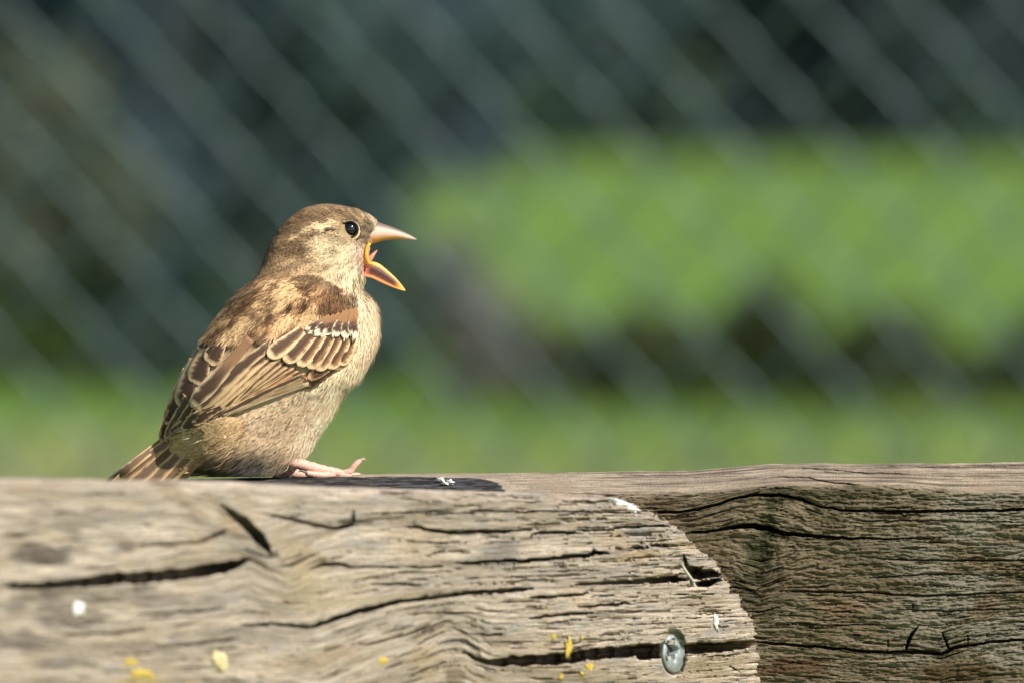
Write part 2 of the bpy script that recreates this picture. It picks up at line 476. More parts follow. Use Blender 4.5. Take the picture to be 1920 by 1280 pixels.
def pl_dist(PX, PY, pts, W):
    """distance to polyline, width interpolated along it; returns d, w"""
    pts = np.asarray(pts, float)
    D = np.full(PX.shape, 1e9); WW = np.ones(PX.shape)
    W = np.broadcast_to(np.asarray(W, float), (len(pts),))
    for i in range(len(pts) - 1):
        a, b = pts[i], pts[i + 1]; ab = b - a; L2 = ab @ ab + 1e-9
        t = np.clip(((PX - a[0]) * ab[0] + (PY - a[1]) * ab[1]) / L2, 0, 1)
        d = np.hypot(PX - a[0] - t * ab[0], PY - a[1] - t * ab[1])
        k = d < D
        D = np.where(k, d, D); WW = np.where(k, W[i] + t * (W[i + 1] - W[i]), WW)
    return D, WW
def carve(PX, PY, depth, pts, W, dp=4.0, jag=0.5, power=1.5):
    """pts in px, W half width px, dp = depth in px (adds to depth)"""
    pts = np.asarray(pts, float)
    W = np.atleast_1d(np.asarray(W, float)); W = np.interp(np.linspace(0, 1, len(pts)), np.linspace(0, 1, len(W)), W)
    # resample and roughen the run of the crack so that it never looks drawn with a ruler
    seg = np.hypot(*np.diff(pts, axis=0).T); s = np.concatenate([[0], np.cumsum(seg)])
    n = max(3, int(s[-1] / 9))
    q = np.linspace(0, s[-1], n)
    x = np.interp(q, s, pts[:, 0]); y = np.interp(q, s, pts[:, 1]); w = np.interp(q, s, W)
    o = rng.random() * 100
    y = y + 2.2 * (fbm(q * 0.05 + o, q * 0 + o, 3, 3) - 0.5) * 2 + jag * rng.normal(size=n)
    e = np.minimum(1, np.minimum(q, s[-1] - q) / 25.0 + 0.25)
    w = w * 1.2 * e * (0.82 + 0.36 * vn(q * 0.13 + o, q * 0, 5))
    m = w.max() * 2 + 4
    sel = (PX > x.min() - m) & (PX < x.max() + m) & (PY > y.min() - m) & (PY < y.max() + m)
    idx = np.nonzero(sel)
    if len(idx[0]) == 0: return
    d, ww = pl_dist(PX[idx], PY[idx], np.stack([x, y], -1), w)
    ww = np.maximum(ww, 0.5)
    g = np.clip(1 - (d / ww) ** 2, 0, 1) ** 0.38
    dd = (3.0 if dp > 11 else 1.7) * dp * np.minimum(1.6, (ww / W.max()) + 0.35)
    depth[idx] = np.maximum(depth[idx], g * dd)
def stain(S, PX, PY, cx, cy, rx, ry, ang, col, a, soft=0.5, edge=0.5, seed=0):
    """irregular soft stain"""
    ca, sa = math.cos(ang), math.sin(ang)
    x = PX - cx; y = PY - cy
    u = (x * ca + y * sa) / rx; v = (-x * sa + y * ca) / ry
    r = np.hypot(u, v) + edge * (fbm(PX * 0.03 + seed * 7.3, PY * 0.06 + seed, 1 + seed % 3) - 0.5) * 2
    m = a * sstep(1.0, 1.0 - soft, r)
    over(S, m, col)
def over(S, m, col):
    a0 = S[..., 3]
    na = m + a0 * (1 - m)
    for k in range(3):
        S[..., k] = np.where(na > 1e-6, (col[k] * m + S[..., k] * a0 * (1 - m)) / np.maximum(na, 1e-6), S[..., k])
    S[..., 3] = na

def z4(p): return [(x / 2.7429, 860 + y / 2.7429) for x, y in p]
def z5(p): return [(650 + x / 2.9538, 860 + y / 2.9538) for x, y in p]
def z6(p): return [(1200 + x / 2.6667, 850 + y / 2.6667) for x, y in p]

def warp_fn(lines):
    v0 = np.array([l[0] for l in lines], float)
    xs = [np.array([p[0] for p in l[1]], float) for l in lines]; ys = [np.array([p[1] for p in l[1]], float) for l in lines]
    def grain_v(PX, PY):
        Y = [np.interp(PX, a, b) for a, b in zip(xs, ys)]
        out = v0[0] + (PY - Y[0])
        for i in range(len(v0) - 1):
            t = (PY - Y[i]) / np.maximum(Y[i + 1] - Y[i], 1)
            out = np.where(PY >= Y[i], v0[i] + t * (v0[i + 1] - v0[i]), out)
        return np.where(PY > Y[-1], v0[-1] + PY - Y[-1], out)
    def run(v, x):
        return np.array([np.interp(v, v0, [np.interp(xx, a, b) for a, b in zip(xs, ys)]) for xx in x])
    return grain_v, run

# ---- left (angled) beam ------------------------------------------------
YR = 2.470                         # front face of the straight beam
XE = float((1424 - 960) / FPX * (YR - 0.003))
def face_Y(px):
    """distance of the angled beam's front face (45 degrees to the view) along the pixel column"""
    a = (np.asarray(px, float) - 960) / FPX
    # X = a*Y (approximately, pitch is tiny) ; Y = (YR-.003) - (XE - X)
    return ((YR - 0.003) - XE) / (1 - a)
topL = [(-700, 880), (-60, 895), (0, 896), (60, 897), (150, 898), (230, 900), (330, 899), (400, 901), (500, 905), (600, 911), (700, 914), (751, 916), (853, 918), (948, 921.6), (1056, 924), (1134, 929)]
endL = [(1134, 929), (1158, 933), (1198, 944.6), (1225, 961.5), (1254, 980), (1268, 984), (1286, 999), (1298, 1016), (1316, 1034), (1348, 1058), (1361, 1075), (1366, 1090), (1372, 1105), (1387, 1120), (1397, 1146), (1412, 1176), (1417, 1206), (1423, 1244), (1428, 1300)]
def resample(pts, n, jag=0.0, seed=0):
    pts = np.asarray(pts, float)
    s = np.concatenate([[0], np.cumsum(np.hypot(*np.diff(pts, axis=0).T))])
    q = np.linspace(0, s[-1], n)
    x, y = np.interp(q, s, pts[:, 0]), np.interp(q, s, pts[:, 1])
    if jag:
        x = x + jag * (fbm(q * 0.09 + seed, q * 0, 2, 4) - 0.5) * 2
        y = y + jag * 0.6 * (fbm(q * 0.16 + 40, q * 0, 3, 4) - 0.5) * 2 * sstep(0, 40, q) * sstep(s[-1], s[-1] - 60, q)
        x = x + 5.0 * (np.floor(q / 34 + 1.4 * vn(q * 0.03, q * 0, 4)) % 2 - 0.5)
    return np.stack([x, y], -1)
nv, nu = 330, 640
vv = np.linspace(0, 1, nv)[None, :]
uu = np.concatenate([np.linspace(-0.5, 0, 25)[:-1], np.linspace(0, 1, nu)])[:, None]
Bc = resample(endL, nv, 11.0)
tx = -60 + uu * (1134 + 60)
ty = np.interp(tx, [p[0] for p in topL], [p[1] for p in topL]) + 1.6 * (fbm(tx * 0.03 + 3, tx * 0, 1) - 0.5) * 2
bx_ = -60 + uu * (1428 + 60); by_ = np.full_like(uu, 1300.0)
lx = np.full_like(vv, -60.0); ly = 895 + vv * (1300 - 895)
uc = uu
PX = (1 - vv) * tx + vv * bx_ + (1 - uc) * (lx) + uc * Bc[:, 0][None] - ((1 - uc) * (1 - vv) * -60 + uc * (1 - vv) * 1134 + (1 - uc) * vv * -60 + uc * vv * 1428)
# Coons patch: the left boundary is straight so the above reduces to tx/bx along u
PX = PX
PY = (1 - vv) * ty + vv * by_ + (1 - uc) * ly + uc * Bc[:, 1][None] - ((1 - uc) * (1 - vv) * 895 + uc * (1 - vv) * 929 + (1 - uc) * vv * 1300 + uc * vv * 1300)
neg = (uu < 0)
PX = np.where(neg, -60 + uu * 1300, PX)
PY = np.where(neg, np.interp(-60 + uu * 1300, [p[0] for p in topL], [p[1] for p in topL]) * (1 - vv) + 1300 * vv, PY)

linesL = [(900, topL),
          (950, [(-60, 945), (250, 943), (340, 950), (430, 990), (500, 985), (560, 962), (640, 968), (735, 958), (1000, 960), (1250, 958)]),
          (1000, [(-60, 1028), (255, 1020), (401, 1004), (440, 1012), (500, 1040), (560, 1010), (660, 985), (758, 985), (812, 994), (1002, 993), (1300, 984)]),
          (1050, [(-60, 1100), (18, 1097), (146, 1091), (292, 1080), (419, 1064), (467, 1052), (540, 1090), (590, 1066), (650, 1058), (853, 1054), (1029, 1046), (1150, 1037), (1360, 1020)]),
          (1130, [(-60, 1190), (250, 1190), (460, 1170), (583, 1178), (650, 1156), (751, 1125), (900, 1109), (1000, 1102), (1380, 1092)]),
          (1230, [(-60, 1296), (600, 1290), (780, 1226), (830, 1196), (870, 1196), (921, 1234), (1056, 1236), (1200, 1220), (1300, 1215), (1420, 1203)]),
          (1320, [(-60, 1330), (700, 1330), (820, 1312), (860, 1305), (900, 1315), (1000, 1320), (1430, 1320)])]
gvL, runL = warp_fn(linesL)
GV = gvL(PX, PY)
carv = np.zeros_like(PX)
cr = [
    (z5([(250, 290), (420, 292), (650, 295), (900, 290), (1200, 287), (1400, 293), (1700, 290)]), 1.3, 9),
    (z5([(320, 370), (400, 375), (480, 395), (580, 405), (750, 403), (900, 398), (1040, 392)]), [2.6, 2.6, 3, 3, 3, 2.2, 1.4], 16),
    (z5([(1020, 418), (1080, 408), (1180, 405), (1290, 412)]), 2.2, 14),
    (z5([(1260, 392), (1450, 390), (1520, 378), (1620, 372), (1790, 368)]), [1.2, 1.6, 2, 2, 2.2], 12),
    (z5([(600, 577), (720, 572), (830, 564), (1000, 560), (1120, 550), (1250, 537), (1320, 535), (1380, 520), (1480, 525)]), [1.5, 2.5, 2.2, 3, 3, 3.5, 3, 3, 2], 18),
    (z5([(1450, 494), (1600, 490), (1700, 482), (1820, 470)]), 2.0, 12),
    (z5([(1240, 702), (1350, 690), (1500, 684), (1650, 673), (1750, 664), (1870, 662)]), [1.5, 2, 3, 4, 5.5, 5], 26),
    (z4([(1220, 856), (1400, 847), (1600, 862), (1700, 835), (1800, 792), (1930, 760)]) + z5([(80, 845), (200, 810), (300, 785), (400, 777), (520, 760), (650, 742), (780, 735), (900, 728), (1030, 716)]),
     [1.5, 2.5, 3.2, 4, 4, 4, 4, 4, 3.6, 3, 3, 3.4, 3.2, 2.6, 1.8], 20),
    (z5([(1010, 766), (1150, 758), (1250, 752), (1340, 742)]), 2.2, 13),
    (z5([(1280, 822), (1400, 808), (1560, 798)]), 2.0, 12),
    (z5([(1010, 882), (1150, 865), (1250, 857), (1380, 850)]), 2.0, 12),
    (z5([(640, 1060), (720, 1110), (800, 1128), (900, 1118), (1050, 1112), (1200, 1105), (1320, 1085), (1450, 1073), (1600, 1060), (1750, 1052)]) + z6([(0, 1000), (100, 995), (230, 975), (400, 965), (500, 955), (590, 938)]),
     [2, 3, 5.5, 8, 8.5, 9, 9, 9.5, 10, 10, 10, 10, 9, 8, 7, 5], 38),
    (z4([(20, 655), (200, 650), (400, 635), (600, 615), (800, 605), (1000, 580), (1150, 560), (1240, 530), (1290, 510)]), [4, 6, 8, 9.5, 9.5, 10, 9, 5, 2], 30),
    (z4([(1360, 282), (1500, 310), (1600, 335), (1720, 355), (1790, 345), (1838, 318)]), [2, 2.4, 2.6, 3, 3.4, 2], 14),
    (z4([(1816, 335), (1818, 260)]), 2.4, 12),
    (z4([(1130, 235), (1250, 320), (1330, 400), (1400, 490)]), [3, 8, 9, 4], 14),
    (z4([(640, 445), (900, 438), (1020, 427), (1100, 395), (1170, 365)]), [2, 2.6, 3, 4, 4], 11),
    (z4([(1595, 565), (1650, 540), (1750, 542), (1800, 556), (1920, 552)]), [2, 3.2, 3, 2, 1.5], 13),
    (z5([(1200, 330), (1330, 330), (1480, 322)]), 1.2, 8), (z5([(1380, 430), (1560, 428), (1720, 420)]), 1.3, 8),
    (z5([(330, 855), (520, 850), (760, 850)]), 1.3, 7), (z5([(60, 1030), (180, 1010), (330, 975), (470, 910)]), 1.8, 10),
    (z5([(590, 935), (660, 965), (760, 975), (880, 970)]), 1.6, 9), (z5([(0, 600), (150, 598), (300, 600)]), 2.4, 9),
    (z5([(120, 695), (300, 690), (420, 700)]), 2.2, 9), (z5([(450, 530), (540, 510), (680, 515)]), 1.5, 9),
    (z4([(0, 395), (160, 385)]), 3.0, 9), (z4([(700, 800), (900, 790), (1150, 770)]), 2.0, 7), (z4([(900, 960), (1100, 935), (1230, 920)]), 2.2, 8),
    (z4([(300, 905), (520, 900), (760, 870)]), 2.2, 7), (z6([(440, 1060), (500, 1090)]), 1.6, 8),
]
for p, w, dp in cr:
    carve(PX, PY, carv, p, w, dp)
# short checks following the fibres, thickest towards the worn end
for k in range(950):
    x0 = 640 + 760 * rng.random() ** 0.7 if k < 800 else 40 + 620 * rng.random()
    L_ = 14 + 70 * rng.random() ** 2
    v = 905 + 400 * rng.random()
    x = np.linspace(x0, x0 + L_, 5)
    carve(PX, PY, carv, list(zip(x, runL(v, x))), 0.8 + 1.0 * rng.random() ** 2, 3 + 6 * rng.random(), 0.4)
# torn splinter hole at the worn end
carve(PX, PY, carv, z6([(215, 560), (260, 585), (310, 600), (420, 605)]), [6, 10, 8, 4], 34)
carve(PX, PY, carv, z6([(250, 650), (330, 650), (400, 625)]), [3, 6, 4], 28)
carve(PX, PY, carv, z6([(215, 500), (240, 590), (260, 650)]), [2, 4, 3], 22)
# sunk screw hole
HX, HY = 1263, 1222
hole = np.hypot((PX - HX) / 24.0, (PY - HY) / 44.0)
carv = np.maximum(carv, 20.0 * sstep(1.05, 0.92, hole))
relief = 7.0 * (fbm(PX * 0.006 + 5, GV * 0.02 + 5, 1, 3) - 0.5) * 2 \
       + 2.4 * (fbm(PX * 0.02, GV * 0.13, 2, 3) - 0.5) * 2 + 2.2 * (fbm(PX * 0.05, GV * 0.42, 3, 3) - 0.5) * 2
ledge = fbm(PX * 0.008 + 30, GV * 0.055 + 3, 6, 2)
relief += 1.3 * ((ledge * 7) % 1.0 - 0.5) * sstep(0.9, 0.75, (ledge * 7) % 1.0)
# knots
for kx, ky, kr, kh in ((478, 995, 60, -9), (560, 1085, 50, -5), (853, 1262, 34, -9)):
    relief += kh * np.exp(-((PX - kx) ** 2 + ((PY - ky) * 1.1) ** 2) / (2 * kr * kr * 0.3))
# rounded worn edge
dtop = PY - ty
dend, _ = pl_dist(PX, PY, Bc[::6], 1.0)
dend = np.where(PX > 950, dend, 99)
de = np.minimum(np.maximum(dtop, 0), dend)
rr = 26.0
rnd = np.where(de < rr, rr - np.sqrt(np.maximum(rr ** 2 - (rr - de) ** 2, 0)), 0)
mm_px = 2.45 / FPX
YL = face_Y(PX) + (relief + carv + rnd) * mm_px
# stains
S = np.zeros(PX.shape + (4,))
dkb = (0.085, 0.066, 0.052)
stain(S, PX, PY, 70, 1040, 70, 26, 0.05, dkb, 0.75, 0.4, 0.4, 1)
stain(S, PX, PY, 238, 1022, 24, 18, 0, (0.14, 0.10, 0.085), 0.7, 0.7, 0.4, 2)
stain(S, PX, PY, 140, 998, 22, 12, 0.2, (0.16, 0.13, 0.11), 0.6, 0.7, 0.4, 3)
stain(S, PX, PY, 120, 1155, 130, 26, 0.1, (0.13, 0.10, 0.085), 0.6, 0.8, 0.6, 4)
stain(S, PX, PY, 30, 1200, 120, 26, 0.0, (0.12, 0.095, 0.08), 0.7, 0.8, 0.6, 5)
stain(S, PX, PY, 120, 1245, 60, 16, 0, (0.10, 0.08, 0.065), 0.6, 0.7, 0.5, 6)
stain(S, PX, PY, 370, 1140, 160, 30, -0.1, (0.22, 0.19, 0.17), 0.5, 0.8, 0.6, 7)
stain(S, PX, PY, 935, 1035, 60, 45, -0.2, (0.19, 0.175, 0.165), 0.7, 0.9, 0.5, 8)
stain(S, PX, PY, 1195, 992, 40, 14, -0.2, (0.22, 0.20, 0.22), 0.6, 0.9, 0.5, 9)
stain(S, PX, PY, 480, 1005, 60, 16, 0.9, (0.13, 0.11, 0.085), 0.7, 0.8, 0.5, 10)
stain(S, PX, PY, 430, 985, 40, 14, 0.8, (0.40, 0.28, 0.15), 0.5, 0.8, 0.5, 11)
stain(S, PX, PY, 560, 1085, 70, 40, 0.8, (0.42, 0.33, 0.19), 0.5, 0.9, 0.5, 12)
stain(S, PX, PY, 1210, 1040, 60, 14, -0.1, (0.42, 0.27, 0.13), 0.6, 0.8, 0.6, 13)
stain(S, PX, PY, 1290, 1020, 40, 8, 0.4, (0.42, 0.33, 0.06), 0.5, 0.8, 0.9, 14)
stain(S, PX, PY, 1330, 1250, 120, 40, 0, (0.30, 0.22, 0.11), 0.5, 0.9, 0.6, 15)
stain(S, PX, PY, 1060, 1268, 180, 20, 0, (0.20, 0.17, 0.09), 0.6, 0.9, 0.6, 16)
stain(S, PX, PY, 853, 1265, 22, 30, 0, (0.16, 0.125, 0.085), 0.8, 0.5, 0.3, 17)
stain(S, PX, PY, 790, 1230, 26, 60, -0.3, (0.42, 0.30, 0.17), 0.5, 0.8, 0.4, 18)
stain(S, PX, PY, 650, 1130, 260, 16, -0.12, (0.46, 0.36, 0.22), 0.4, 0.9, 0.6, 19)
stain(S, PX, PY, 270, 1275, 60, 16, 0, (0.45, 0.33, 0.08), 0.55, 0.8, 0.8, 20)
stain(S, PX, PY, 245, 1240, 26, 9, 0, (0.42, 0.33, 0.10), 0.5, 0.8, 0.8, 21)
stain(S, PX, PY, 300, 905, 420, 10, 0, (0.42, 0.34, 0.25), 0.4, 0.9, 0.6, 22)
stain(S, PX, PY, 920, 1250, 500, 60, 0, (0.30, 0.235, 0.14), 0.35, 0.9, 0.6, 23)

for k, (x_, y_, rx_, ry_, a_, c_q, al_) in enumerate([(330, 930, 90, 20, 0.5, (0.36, 0.25, 0.155), 0.6), (420, 960, 60, 18, 0.8, (0.30, 0.22, 0.14), 0.6), (560, 1040, 46, 70, -0.5, (0.46, 0.345, 0.215), 0.6),
        (230, 965, 160, 14, 0.05, (0.25, 0.21, 0.18), 0.55), (90, 985, 120, 16, 0, (0.26, 0.215, 0.17), 0.6), (330, 1050, 130, 16, -0.1, (0.33, 0.26, 0.19), 0.5), (250, 1120, 200, 22, 0, (0.17, 0.14, 0.115), 0.6),
        (60, 1120, 110, 22, 0, (0.16, 0.125, 0.10), 0.65), (450, 1190, 160, 20, -0.05, (0.25, 0.205, 0.165), 0.55), (300, 1215, 190, 16, 0, (0.20, 0.165, 0.135), 0.6), (600, 1235, 130, 30, -0.2, (0.37, 0.275, 0.18), 0.55),
        (760, 1015, 60, 50, 0.9, (0.44, 0.335, 0.22), 0.5), (700, 945, 120, 14, 0, (0.33, 0.28, 0.24), 0.5), (1010, 1190, 150, 20, 0, (0.33, 0.265, 0.19), 0.45), (1100, 1080, 140, 14, -0.08, (0.30, 0.25, 0.205), 0.5), (1320, 1130, 80, 26, 0, (0.36, 0.27, 0.175), 0.45)]):
    stain(S, PX, PY, x_, y_, rx_, ry_, a_, c_q, al_, 0.8, 0.6, 60 + k)

def build_beam(name, PX, PY, Yf, GV, S, yback, mat, drop, extra_top=None):
    """front sheet as given + end caps, back, bottom: one closed timber"""
    nu_, nv_ = PX.shape
    front = at(PX, PY, Yf)
    # add rows: bottom extension, bottom back, top back (the worn top falls away slightly to the rear)
    bot = front[:, -1].copy(); bot[:, 2] -= drop
    botb = bot.copy(); botb[:, 1] = yback[:, -1]
    dyb = yback[:, 0] - Yf[:, 0]
    topm = at(PX[:, 0], PY[:, 0] + 2.0, Yf[:, 0] + 0.35 * dyb)
    topb = at(PX[:, 0], PY[:, 0] + 6.0, yback[:, 0])
    rows = np.concatenate([botb[:, None], topb[:, None], topm[:, None], front, bot[:, None], botb[:, None]], 1)
    # end caps
    def cap(i, sx):
        px_ = np.concatenate([[PX[i, -1]], [PX[i, 0]] * 2, PX[i], [PX[i, -1]] * 2]) + sx
        c = rows[i].copy(); yb_ = max(rows[i, 1, 1], rows[i, 3:-2, 1].max() + 0.0003)
        py_ = PY[i] + 3.0
        c[3:-2] = at(PX[i] + sx, py_, np.full(len(py_), yb_))
        c[1] = c[2] = c[3]; c[-2:] = c[-3]; c[-2:, 2] = rows[i, -1, 2]; c[0] = c[-1]
        return c
    first, last = cap(0, 0.0), cap(-1, -3.0)
    rows = np.concatenate([first[None], rows, last[None]], 0)
    n0, n1 = rows.shape[:2]
    def ext(A, d=0):
        A = np.concatenate([A[:, :1], A[:, :1], A[:, :1], A, A[:, -1:], A[:, -1:]], 1)
        return np.concatenate([A[:1], A, A[-1:]], 0)
    gx_ = ext(PX) * 0.17
    gx_ = gx_ + (rows[..., 1] - ext(Yf)) * 300
    gr = np.stack([gx_, ext(GV) * 0.17, np.zeros_like(gx_)], -1)
    gr[:, 1, 1] -= (rows[:, 1, 1] - rows[:, 3, 1]) * 1000
    gr[:, 2, 1] -= (rows[:, 2, 1] - rows[:, 3, 1]) * 1000
    st = np.concatenate([S[:, :1], S[:, :1], S[:, :1], S, S[:, -1:], S[:, -1:]], 1)
    st = np.concatenate([st[:1], st, st[-1:]], 0)
    o = mesh_np(name, rows.reshape(-1, 3), grid_faces(n0, n1)[:, ::-1], mat)
    put_vec(o.data, 'grain', gr.reshape(-1, 3)); put_col(o.data, 'stain', st.reshape(-1, 4))
    return o
ybL = np.minimum(face_Y(PX) + 0.085, YR - 0.001)
ybL = np.maximum(ybL, YL + 0.0005)
beamL = build_beam('timber_beam', PX, PY, YL, GV, S, ybL, M_woodL, 0.075)
tag(beamL, 'sunlit grey cracked timber beam with a worn rounded end and a sunk screw', 'beam')

# ---- straight beam ------------------------------------------------------
topR = [(335, 899), (400, 897), (470, 894.5), (560, 893), (683, 888.5), (830, 887), (900, 886.5), (1050, 885), (1230, 882.3), (1300, 881.3), (1345, 877.5), (1390, 873.5), (1440, 869), (1537, 868), (1687, 868.7), (1912, 865.8), (2200, 864)]
edgR = [(335, 922), (1200, 921), (1310, 919), (1410, 912), (1462, 906), (1575, 906), (1687, 907), (1762, 915), (1912, 917), (2200, 917)]
C1 = z6([(-300, 300), (0, 292), (200, 290), (330, 270), (450, 230), (560, 207), (700, 206), (800, 226), (900, 265), (1050, 285), (1300, 287), (1600, 285), (1960, 280), (2700, 280)])
C2 = z6([(-300, 420), (230, 397), (400, 382), (480, 365), (560, 360), (640, 375), (720, 395), (860, 412), (1050, 422), (1300, 425), (1500, 428), (2700, 440)])
C3 = z6([(-300, 545), (300, 540), (480, 560), (600, 600), (700, 560), (900, 525), (1180, 522), (1350, 531), (1600, 535), (1960, 530), (2700, 530)])
C4 = z6([(-300, 700), (500, 720), (600, 730), (720, 685), (900, 692), (1100, 690), (1250, 700), (1400, 708), (1600, 703), (1960, 690), (2700, 690)])
C5 = z6([(-300, 930), (580, 940), (750, 955), (950, 970), (1100, 985), (1250, 992), (1350, 990), (1450, 995), (1500, 1005), (1560, 975), (1650, 955), (1750, 940), (1960, 925), (2700, 920)])
linesR = [(870, topR), (910, edgR), (958, C1), (1005, C2), (1050, C3), (1112, C4), (1215, C5), (1300, [(300, 1300), (2300, 1300)])]
gvR, runR = warp_fn(linesR)
xr = np.concatenate([np.linspace(336, 1000, 110)[:-1], np.linspace(1000, 1990, 470)])[:, None]
ntop, nface = 44, 330
tl = np.interp(xr, [p[0] for p in topR], [p[1] for p in topR])
tl = tl + 1.2 * (fbm(xr * 0.02 + 8, xr * 0, 2) - 0.5) * 2
el = np.interp(xr, [p[0] for p in edgR], [p[1] for p in edgR]) + 3.0 * (fbm(xr * 0.012 + 4, xr * 0, 3) - 0.5) * 2
st_ = np.linspace(0, 1, ntop)[None, :]
sf = np.linspace(0, 1, nface + 1)[None, 1:]
# top: crest at 2.505, rounds down to the front arris
PYt = tl + (el - tl) * st_
Yt = 2.506 + (YR + 0.002 - 2.506) * (1 - (1 - st_) ** 1.25)
PYf = el + (1300 - el) * sf
Yf_ = YR + 0.002 * np.exp(-sf * 30) + 0 * xr
PX = np.concatenate([np.broadcast_to(xr, PYt.shape), np.broadcast_to(xr, PYf.shape)], 1)
PY = np.concatenate([PYt, PYf], 1)
YY = np.concatenate([Yt + 0 * xr, Yf_], 1)
GV = gvR(PX, PY)
isf = sstep(-4, 10, PY - el)            # 0 on top, 1 on the face
carv = np.zeros_like(PX)
crR = [(C1[1:-1], [1.5, 1.8, 2, 2, 2.4, 2.4, 2, 1.7, 2, 2, 2.2, 2.2], 15), (C2[1:-1], [1.5, 2, 3, 3.8, 4.4, 4, 3, 2.2, 1.8, 1.2, .7], 22),
       (C3[6:-1], [.8, 1.3, 1.5, 1.5, 1.4], 9), (C4[3:-1], [.8, 1.4, 1.5, 1.4, 1.5, 1.6, 1.6, 1.4], 9), (C5[1:-1], [2, 2, 2, 2.2, 2.5, 2.8, 2.6, 2.4, 2.6, 2.2, 2.2, 2], 15),
       (z6([(1325, 995), (1340, 940), (1365, 890), (1397, 850)]), [3.4, 2.6, 2, 1], 14), (z6([(1550, 985), (1530, 940), (1510, 893)]), [2.6, 2, 1], 12),
       (z6([(1235, 988), (1240, 932)]), 1.4, 9), (z6([(1640, 950), (1640, 905)]), 1.4, 9), (z6([(1730, 935), (1736, 900)]), 1.4, 9), (z6([(1415, 1000), (1420, 1020)]), 1.2, 8),
       (z6([(1365, 745), (1360, 790)]), 1.2, 8), (z6([(640, 120), (800, 118), (960, 145), (1100, 155)]), 1.3, 7), (z6([(820, 72), (960, 85), (1100, 98), (1350, 100)]), 1.5, 8),
       (z6([(650, 85), (760, 75), (860, 80), (980, 100)]), 1.2, 7), (z6([(1200, 65), (1500, 70), (1900, 62)]), 1.0, 6), (z6([(1450, 120), (1900, 112)]), 1.0, 5),
       (z6([(100, 110), (300, 118), (520, 112)]), 1.0, 5), (z6([(-200, 105), (-20, 110), (60, 112)]), 1.2, 6),
       (z6([(1080, 335), (1500, 335), (1900, 345)]), .9, 6), (z6([(1150, 620), (1500, 600), (1900, 612)]), .9, 6), (z6([(1250, 780), (1600, 785), (1900, 775)]), .9, 6), (z6([(900, 860), (1200, 850)]), .9, 6)]
for p, w, dp in crR:
    carve(PX, PY, carv, p, w, dp, 0.35)
for k in range(420):
    x0 = 1150 + 790 * rng.random(); L_ = 14 + 60 * rng.random() ** 2
    v = 925 + 380 * rng.random(); x = np.linspace(x0, x0 + L_, 5)
    carve(PX, PY, carv, list(zip(x, runR(v, x))), 0.7 + 0.7 * rng.random() ** 2, 3 + 5 * rng.random(), 0.5)
burl = np.exp(-(((PX - 1500) / 190) ** 2 + ((PY - 1060) / 150) ** 2))
wob = 9 * burl * (fbm(PX * 0.035, PY * 0.05, 4, 3) - 0.5) * 2
rip = fbm(PX * 0.028 + 3, (GV + wob) * 0.20, 2, 3) - 0.5
rip3 = fbm(PX * 0.16 + 3, (GV + wob) * 0.38, 7, 2) - 0.5
rip2 = fbm(PX * 0.06 + 13, (GV + wob) * 0.45, 5, 3) - 0.5
relief = isf * (5.5 * rip * 2 + 3.0 * rip2 * 2 + 2.6 * rip3 * 2 + 4 * (fbm(PX * 0.008, GV * 0.03, 6, 3) - 0.5) * 2) \
       + (1 - isf) * (2.2 * rip * 2 + 1.2 * rip2 * 2)
knot = np.exp(-(((PX - 1428 + (PY - 1040) * 0.12) / 24) ** 2 + ((PY - 1045) / 62) ** 2))
relief += isf * 12 * knot
YY = YY + (relief + carv * np.where(isf > 0.5, 1, 0.6)) * mm_px
YY[:, 0] = 2.506
S = np.zeros(PX.shape + (4,))
alg = (0.135, 0.104, 0.060)
# algae-darkened face (its own ragged upper border below the arris painted sunlit)
m = sstep(-2, 14, PY - el + 10 * (fbm(PX * 0.03, PY * 0.1, 3) - 0.5) * 2)
over(S, 0.78 * m * (0.55 + 0.9 * fbm(PX * 0.012, PY * 0.03, 6, 4)).clip(0, 1), alg)
over(S, 0.45 * m * sstep(0.50, 0.70, fbm(PX * 0.015 + 40, PY * 0.035, 2, 4)), (0.075, 0.066, 0.030))
over(S, 0.35 * m * sstep(0.54, 0.68, fbm(PX * 0.012 + 70, PY * 0.03 + 9, 4, 4)), (0.17, 0.115, 0.065))
over(S, 0.55 * m * sstep(1560, 1800, PX) * sstep(0.42, 0.6, fbm(PX * 0.01 + 20, PY * 0.03 + 19, 5, 4)), (0.30, 0.275, 0.22))  # paler right part: grey light on the face put into its colour
stain(S, PX, PY, 1425, 1040, 34, 95, 0.12, (0.030, 0.033, 0.012), 0.85, 0.6, 0.6, 31)
stain(S, PX, PY, 1445, 960, 16, 45, 0.05, (0.035, 0.040, 0.012), 0.7, 0.6, 0.6, 32)
stain(S, PX, PY, 1390, 1105, 40, 30, 0.5, (0.04, 0.042, 0.018), 0.7, 0.7, 0.6, 33)
stain(S, PX, PY, 1480, 1250, 80, 24, 0, (0.10, 0.05, 0.022), 0.8, 0.6, 0.7, 34)
stain(S, PX, PY, 1800, 1262, 120, 26, 0, (0.09, 0.055, 0.02), 0.8, 0.6, 0.7, 35)
stain(S, PX, PY, 1560, 925, 200, 18, 0, (0.075, 0.062, 0.03), 0.8, 0.6, 0.7, 36)
stain(S, PX, PY, 1600, 1140, 90, 40, 0, (0.20, 0.10, 0.05), 0.3, 0.8, 0.8, 37)
over(S, 0.25 * (1 - m) * (0.6 + 0.8 * fbm(PX * 0.02, PY * 0.15, 3)).clip(0, 1), (0.56, 0.46, 0.35))  # sunlight on the top put into the colour as a paler overlay
